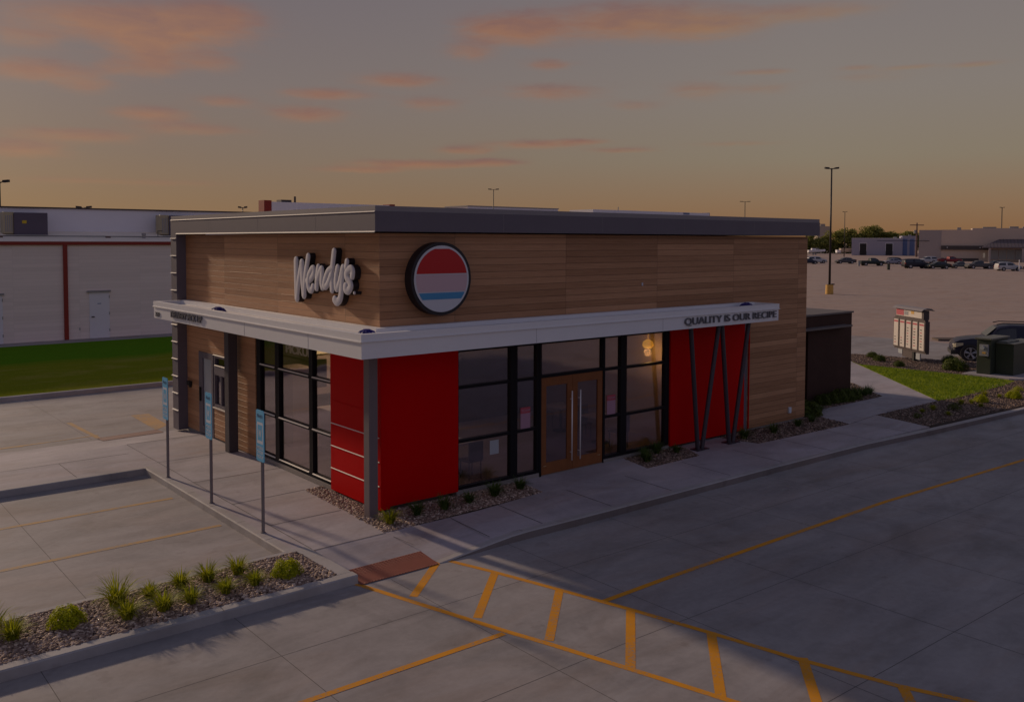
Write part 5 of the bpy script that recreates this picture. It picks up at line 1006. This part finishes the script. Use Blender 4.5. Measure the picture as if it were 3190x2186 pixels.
for u in (21.3, 24.1): m_ = MB(); lb2(m_, (u, 2.9, -.1), (u+1.8, 2.99, 6.6)); m_.build('blue_stripe', ['blue_metal'], t_)
for u in (17.5, 20.5, 23.5): m_ = MB(); lb2(m_, (u, 4, 6.9 if u < 21 else 7.9), (u+1.3, 5.5, 7.5 if u < 21 else 8.4)); m_.build('roof_vent', ['unit_grey'], t_)
up = thing('utility_pole', (323, 146, -.15), 'wooden utility pole with cross arm left of the beige store', 'utility pole'); m_ = MB(); m_.tube([(323, 146.2, -.15), (323, 146.2, 12.6)], [.42, .22], n=10); m_.build('pole', ['wood_pole'], up)
m_ = MB(); m_.box((-2.6, -.12, 11.6), (2.6, .12, 11.9), 0, RT, (323, 146.2, 0)); m_.build('cross_arm', ['wood_pole'], up); m_ = MB(); m_.cyl((322.4, 146.6, 8.6), .45, 1.3, 0, 10); m_.build('transformer_can', ['unit_grey'], up)
pl = thing('power_line', (340, 130, 6), 'dark overhead cable crossing in front of the beige store', 'cable'); m_ = MB(); a = Vector((300, 165, 7.0)); b = Vector((323, 146.2, 6.9)); c_ = Vector((420, 40, 7.6)); m_.tube([(225, 141, 5.75), (240, 128.5, 5.72), (263, 108, 5.8)], .07, n=5) if 0 else m_.tube([(247.5, 121.5, 5.85), (262, 108.0, 5.80), (285, 88, 5.95)], .075, n=5); m_.build('cable', ['black'], pl)
t_ = thing('grain_elevator', (807, 477, 0), 'distant pale concrete grain elevator tower above the trees', 'tower')
m_ = MB(); m_.box((-7, -6, 0), (5, 6, 20.5), 0, RT, (807, 477.5, 0)); m_.build('tower', ['trailer_tan'], t_); m_ = MB(); m_.box((-4, -4, 20.5), (1, 4, 23), 0, RT, (807, 477.5, 0)); m_.build('headhouse', ['trailer_tan'], t_)

# ------------------------------------------------------------------ plants
def blade_clump(n, h, r_, spread, wid, seed, droop=.5):
    g_ = np.random.default_rng(seed); vs, fs = [], []
    for i in range(n):
        a = g_.uniform(0, 6.283); rr = r_*math.sqrt(g_.random()); bx, by = rr*math.cos(a), rr*math.sin(a); a2 = a+g_.normal(0, .5)
        L = h*g_.uniform(.55, 1.15); lean = spread*g_.uniform(.15, 1.1); w_ = wid*g_.uniform(.7, 1.2); px, py = -math.sin(a2)*w_, math.cos(a2)*w_
        o = len(vs); K = 4
        for k in range(K+1):
            u = k/K; th = lean*u*(1+droop*u); x = bx+math.cos(a2)*L*u*math.sin(th); y = by+math.sin(a2)*L*u*math.sin(th); z = L*u*math.cos(th*.9); q = 1-u**1.6*.92
            vs += [(x-px*q, y-py*q, z), (x+px*q, y+py*q, z)]
        fs += [(o+2*k, o+2*k+1, o+2*k+3, o+2*k+2) for k in range(K)]
    return vs, fs
def plant(kind, x, y, h, lab, seed, mt, group, name=None):
    g_ = np.random.default_rng(seed); nm = name or ('ornamental_grass' if kind == 'grass' else 'shrub')
    t_ = thing(nm, (x, y, -.01), lab, 'grass clump' if kind == 'grass' else 'shrub', group)
    if kind == 'grass':
        h *= .84*g_.uniform(.88, 1.12); vs, fs = blade_clump(int(g_.uniform(150, 220)), h, h*.21, .95, .0105, seed, .35); m_ = MB(); m_.add([(x+a, y+b, c-.01) for a, b, c in vs], fs); m_.build('blades', [mt], t_)
        vs, fs = blade_clump(5, h*1.0, h*.3, 1.5, .004, seed+99, .8); m_ = MB(); m_.add([(x+a, y+b, c-.01) for a, b, c in vs], fs); m_.build('dry_blades', ['blade_dry'], t_)
    else:
        h *= .95; n = 2200 if h > .24 else 700; m_ = MB(); vs, fs = [], []
        for i in range(n):
            d = g_.normal(size=3); d /= np.linalg.norm(d); d[2] = abs(d[2]); rad = g_.uniform(.45, 1.0)**.5*(1+.22*math.sin(5*math.atan2(d[1], d[0])+seed)*.7)
            p = np.array([d[0]*h*1.0*rad, d[1]*h*1.0*rad, d[2]*h*.92*rad+.03]); s_ = h*.11*g_.uniform(.5, 1.1); e1 = g_.normal(size=3); e1 /= np.linalg.norm(e1); e2 = np.cross(e1, d); e2 /= (np.linalg.norm(e2)+1e-6)
            o = len(vs); vs += [tuple(p-e1*s_*.4), tuple(p+e2*s_*.9), tuple(p+e1*s_*.4), tuple(p-e2*s_*.9)]; fs.append((o, o+1, o+2, o+3))
        m_.add([(x+a, y+b, c) for a, b, c in vs], fs); m_.build('foliage', [mt], t_)
        m_ = MB()
        for k in range(7): a = k*.9; m_.tube([(x, y, -.02), (x+.5*h*math.cos(a), y+.5*h*math.sin(a), h*.55)], .008, n=5)
        m_.build('stem', ['bark'], t_)
G1 = 'grass clumps in the kerbed gravel island'
back_row = [(-5.57, -1.47, .52), (-5.10, -1.51, .36), (-4.59, -1.42, .40), (-4.14, -1.42, .38), (-3.64, -1.43, .38)]; front_row = [(-5.60, -2.09, .43), (-5.09, -2.13, .42), (-4.67, -2.12, .38), (-4.11, -2.08, .36), (-3.61, -2.05, .36)]
ordn = ['leftmost', 'second', 'third', 'fourth', 'rightmost']
for i, (x, y, h) in enumerate(back_row): plant('grass', x, y, h, ('tall ' if i == 0 else '')+'spiky grass clump, '+ordn[i]+' in the back row of the gravel island', 10+i, 'blade_lime', G1)
for i, (x, y, h) in enumerate(front_row): plant('grass', x, y, h, 'spiky grass clump, '+ordn[i]+' in the front row of the gravel island', 30+i, 'blade_lime', G1)
plant('grass', -7.06, -1.80, .38, 'yellowish grass clump cut by the left edge of the photo', 50, 'blade_lime', G1); plant('grass', -7.24, -1.40, .42, 'thin grass clump at the far left end of the island', 51, 'blade_lime', G1)
plant('shrub', -6.35, -1.74, .27, 'low yellow green shrub near the left end of the gravel island', 60, 'shrub_lime', 'round shrubs in the gravel island'); plant('shrub', -3.03, -1.98, .27, 'round lime shrub at the right end of the gravel island', 61, 'shrub_lime', 'round shrubs in the gravel island')
G2 = 'grass clumps along the restaurant front'
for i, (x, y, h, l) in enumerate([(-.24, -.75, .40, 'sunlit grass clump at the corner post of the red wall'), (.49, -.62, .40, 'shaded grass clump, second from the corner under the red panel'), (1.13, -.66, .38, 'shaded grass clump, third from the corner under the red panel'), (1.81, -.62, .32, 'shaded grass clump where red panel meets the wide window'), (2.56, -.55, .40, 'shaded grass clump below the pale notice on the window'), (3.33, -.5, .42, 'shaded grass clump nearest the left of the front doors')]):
    plant('grass', x, y, h, l, 70+i, 'blade_lime' if i == 0 else 'blade_dark', G2)  # sunlit clump lime, shaded ones darker: shade put into the blade colour
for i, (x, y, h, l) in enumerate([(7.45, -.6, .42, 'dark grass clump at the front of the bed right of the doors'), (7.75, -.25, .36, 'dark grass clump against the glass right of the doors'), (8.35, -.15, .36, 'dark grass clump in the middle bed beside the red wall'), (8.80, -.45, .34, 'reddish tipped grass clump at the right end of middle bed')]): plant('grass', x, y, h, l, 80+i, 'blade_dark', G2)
G3 = 'shrubs in the bed behind the front props'
for i, (x, y, h, k) in enumerate([(11.6, -.55, .42, 0), (12.9, -.65, .36, 0), (14.3, -.55, .34, 0), (15.2, -.45, .33, 0), (16.1, .25, .5, 1), (16.5, .1, .4, 0), (18.2, .95, .36, 1), (18.75, .93, .36, 1), (19.3, .92, .45, 1), (19.9, .9, .4, 1), (20.5, .95, .5, 0), (20.95, .95, .5, 0), (21.35, 1.0, .5, 0), (21.0, 1.7, .4, 0)]):
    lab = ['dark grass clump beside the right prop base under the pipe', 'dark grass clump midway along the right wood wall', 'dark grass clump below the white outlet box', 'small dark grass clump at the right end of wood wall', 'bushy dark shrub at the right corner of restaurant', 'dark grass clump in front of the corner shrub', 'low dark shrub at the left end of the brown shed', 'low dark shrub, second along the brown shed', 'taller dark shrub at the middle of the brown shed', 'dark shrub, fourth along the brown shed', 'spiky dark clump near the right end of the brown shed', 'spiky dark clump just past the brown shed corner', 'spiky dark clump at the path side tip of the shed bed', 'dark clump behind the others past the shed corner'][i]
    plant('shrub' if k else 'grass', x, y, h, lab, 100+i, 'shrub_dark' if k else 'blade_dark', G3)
G4 = 'small plants in the right gravel bed'
for i, (x, y, h, k, l) in enumerate([(a, b, c*.8, d, e) for a, b, c, d, e in [(18.35, -2.25, .20, 1, 'tiny dark shrub at the left tip of right gravel bed'), (19.4, -1.9, .22, 0, 'small grass tuft near the left tip of right gravel bed'), (20.15, -1.9, .32, 0, 'pale grass tuft beside the diagonal path corner'), (20.7, -2.35, .30, 1, 'green low shrub in the centre of right gravel bed'), (19.6, -2.65, .2, 0, 'tiny grass tuft close to the kerb of right bed'), (21.9, -2.05, .32, 0, 'grass tuft below the tip of bright lawn'), (22.35, -2.2, .3, 0, 'grass tuft right of the lawn tip one'), (22.9, -2.3, .32, 1, 'yellow green shrub below the bright lawn edge'), (21.9, -2.7, .24, 0, 'small tuft nearer the kerb under the lawn edge'), (24.35, -1.8, .34, 0, 'grass tuft touching the lawn edge at right'), (24.4, -2.3, .2, 0, 'thin tuft between kerb and lawn at right'), (24.6, -2.7, .36, 1, 'bright yellow flowering shrub near the right kerb'), (26.3, -2.2, .26, 1, 'small yellow shrub at the right edge of photo')]]):
    plant('shrub' if k else 'grass', x, y, h, l, 130+i, 'shrub_lime' if k and i > 6 else ('shrub_dark' if k else 'blade_lime'), G4)
G5 = 'shrubs round the menu board'
for i, (x, y, h, l) in enumerate([(31.4, 6.3, .28, 'flat dark shrub at the far left of menu bed'), (30.4, 5.4, .30, 'flat dark shrub by the path left of the menu board'), (29.3, 3.9, .26, 'low dark shrub at the lawn edge before the menu board'), (32.3, 3.0, .38, 'upright scrubby plant left of the big round shrub'), (30.2, 1.85, .55, 'big round dark green shrub left of the metered cabinet')]): plant('shrub', x, y, h, l, 160+i, 'shrub_dark', G5)

# short clipped blades over the near right lawn
pp = scatter([(21.99, -1.19), (29.14, 6.05), (28.5, 5.4), (28.95, 1.0), (29.0, -.6), (27.9, -1.25), (23.0, -1.4)], 220); n = len(pp)
a = rng.uniform(0, 6.28, n); hh = rng.uniform(.03, .07, n); w2 = .02; V = np.zeros((n, 3, 3)); V[:, 0] = np.c_[pp[:, 0]-np.cos(a)*w2, pp[:, 1]-np.sin(a)*w2, np.full(n, .01)]; V[:, 1] = np.c_[pp[:, 0]+np.cos(a)*w2, pp[:, 1]+np.sin(a)*w2, np.full(n, .01)]; V[:, 2] = np.c_[pp[:, 0]+rng.normal(0, .02, n), pp[:, 1]+rng.normal(0, .02, n), hh]
foliage('lawn_blade', (.10, .17, .010), (.22, .30, .025)); m_ = MB(); m_.add(V.reshape(-1, 3).tolist(), [(3*i, 3*i+1, 3*i+2) for i in range(n)]); tag(m_.build('grass', ['lawn_blade']), 'short bright green blades on the right lawn', 'grass', None, 'stuff')

# trees on the skyline
def tree(x, y, h, wd, seed, lab, group='trees beyond the far parking lot', leaf=.75, n=3200, base=0):
    g_ = np.random.default_rng(seed); t_ = thing('tree', (x, y, 0), lab, 'tree', group)
    m_ = MB(); m_.tube([(x, y, -.2), (x+.2, y, h*.35), (x+.1, y+.2, h*.6)], [wd*.05, wd*.035, wd*.02], n=7)
    for k in range(5): a = k*1.3+seed; m_.tube([(x+.15, y, h*.3+k*.2), (x+wd*.28*math.cos(a), y+wd*.28*math.sin(a), h*.62)], [wd*.02, wd*.008], n=5)
    m_.build('trunk', ['bark'], t_)
    nb = 22; C = np.c_[g_.normal(0, wd*.24, nb), g_.normal(0, wd*.24, nb), g_.uniform(h*.28, h*.86, nb)]; rb_ = g_.uniform(.14, .27, nb)*wd
    C[:, :2] *= (1-.5*np.clip((C[:, 2:3]/h-.5)*2, 0, 1)); idx = g_.integers(0, nb, n); d = g_.normal(size=(n, 3)); d /= np.linalg.norm(d, axis=1)[:, None]
    P = C[idx]+d*(rb_[idx]*g_.uniform(.55, 1.08, n))[:, None]*np.array([1, 1, .75]); P[:, 2] = np.clip(P[:, 2], .2, h*1.02)
    e1 = g_.normal(size=(n, 3)); e1 /= np.linalg.norm(e1, axis=1)[:, None]; e2 = np.cross(e1, d); e2 /= np.linalg.norm(e2, axis=1)[:, None]+1e-6; s_ = (leaf*g_.uniform(.5, 1.1, n))[:, None]
    V = np.stack([P-e1*s_*.5, P+e2*s_*.5, P+e1*s_*.5, P-e2*s_*.5], 1).reshape(-1, 3)+np.array([x, y, 0]); m_ = MB(); m_.add(V.tolist(), [(4*i, 4*i+1, 4*i+2, 4*i+3) for i in range(n)]); m_.build('crown', ['tree_leaf'], t_); return t_
TL = [(375.1,224.1,7.2,12,'low tree at the restaurant corner'),(378.4,221.5,9.2,11,'rounded tree left of the tall lamp post'),(381.5,219,8.2,9,'small tree right behind the tall lamp post'),(385.5,215.7,11.0,11,'tree right of the tall lamp post'),(389.9,212.2,12.4,12,'broad tree behind the thin far lamp post'),(393.8,208.8,9.9,11,'low tree left of the tallest crown'),(397.4,205.9,13.4,11,'tallest tree crown over the warehouse roof'),(400.7,203,12.1,12,'wide tree right of the tallest crown'),(404.4,200,10.9,8,'narrow tree over the warehouse middle'),(408,197,9.9,12,'low tree over the warehouse roof vents'),(411.8,193.8,10.9,10,'tree left of the utility pole'),(415,191.2,10.0,9,'tree touching the left of the beige store')]
for i, (x, y, h, wd, l) in enumerate(TL): tree(x, y, h, wd, 200+i, l)
n = 5000; u = rng.uniform(0, 38, n); w3 = rng.uniform(0, 5, n); z = rng.uniform(0, 1, n)*(3.6+1.5*np.sin(u*.8)+rng.normal(0, .4, n)); P = np.c_[366+u*.768+w3*.64, 228-u*.64+w3*.768, z]; e1 = rng.normal(size=(n, 3)); e1 /= np.linalg.norm(e1, axis=1)[:, None]; e2 = rng.normal(size=(n, 3)); e2 /= np.linalg.norm(e2, axis=1)[:, None]
V = np.stack([P-e1*.3, P+e2*.3, P+e1*.3, P-e2*.3], 1).reshape(-1, 3); m_ = MB(); m_.add(V.tolist(), [(4*i, 4*i+1, 4*i+2, 4*i+3) for i in range(n)]); tag(m_.build('scrub', ['shrub_dark']), 'dark scrub along the foot of the far trees', 'scrub', None, 'stuff')
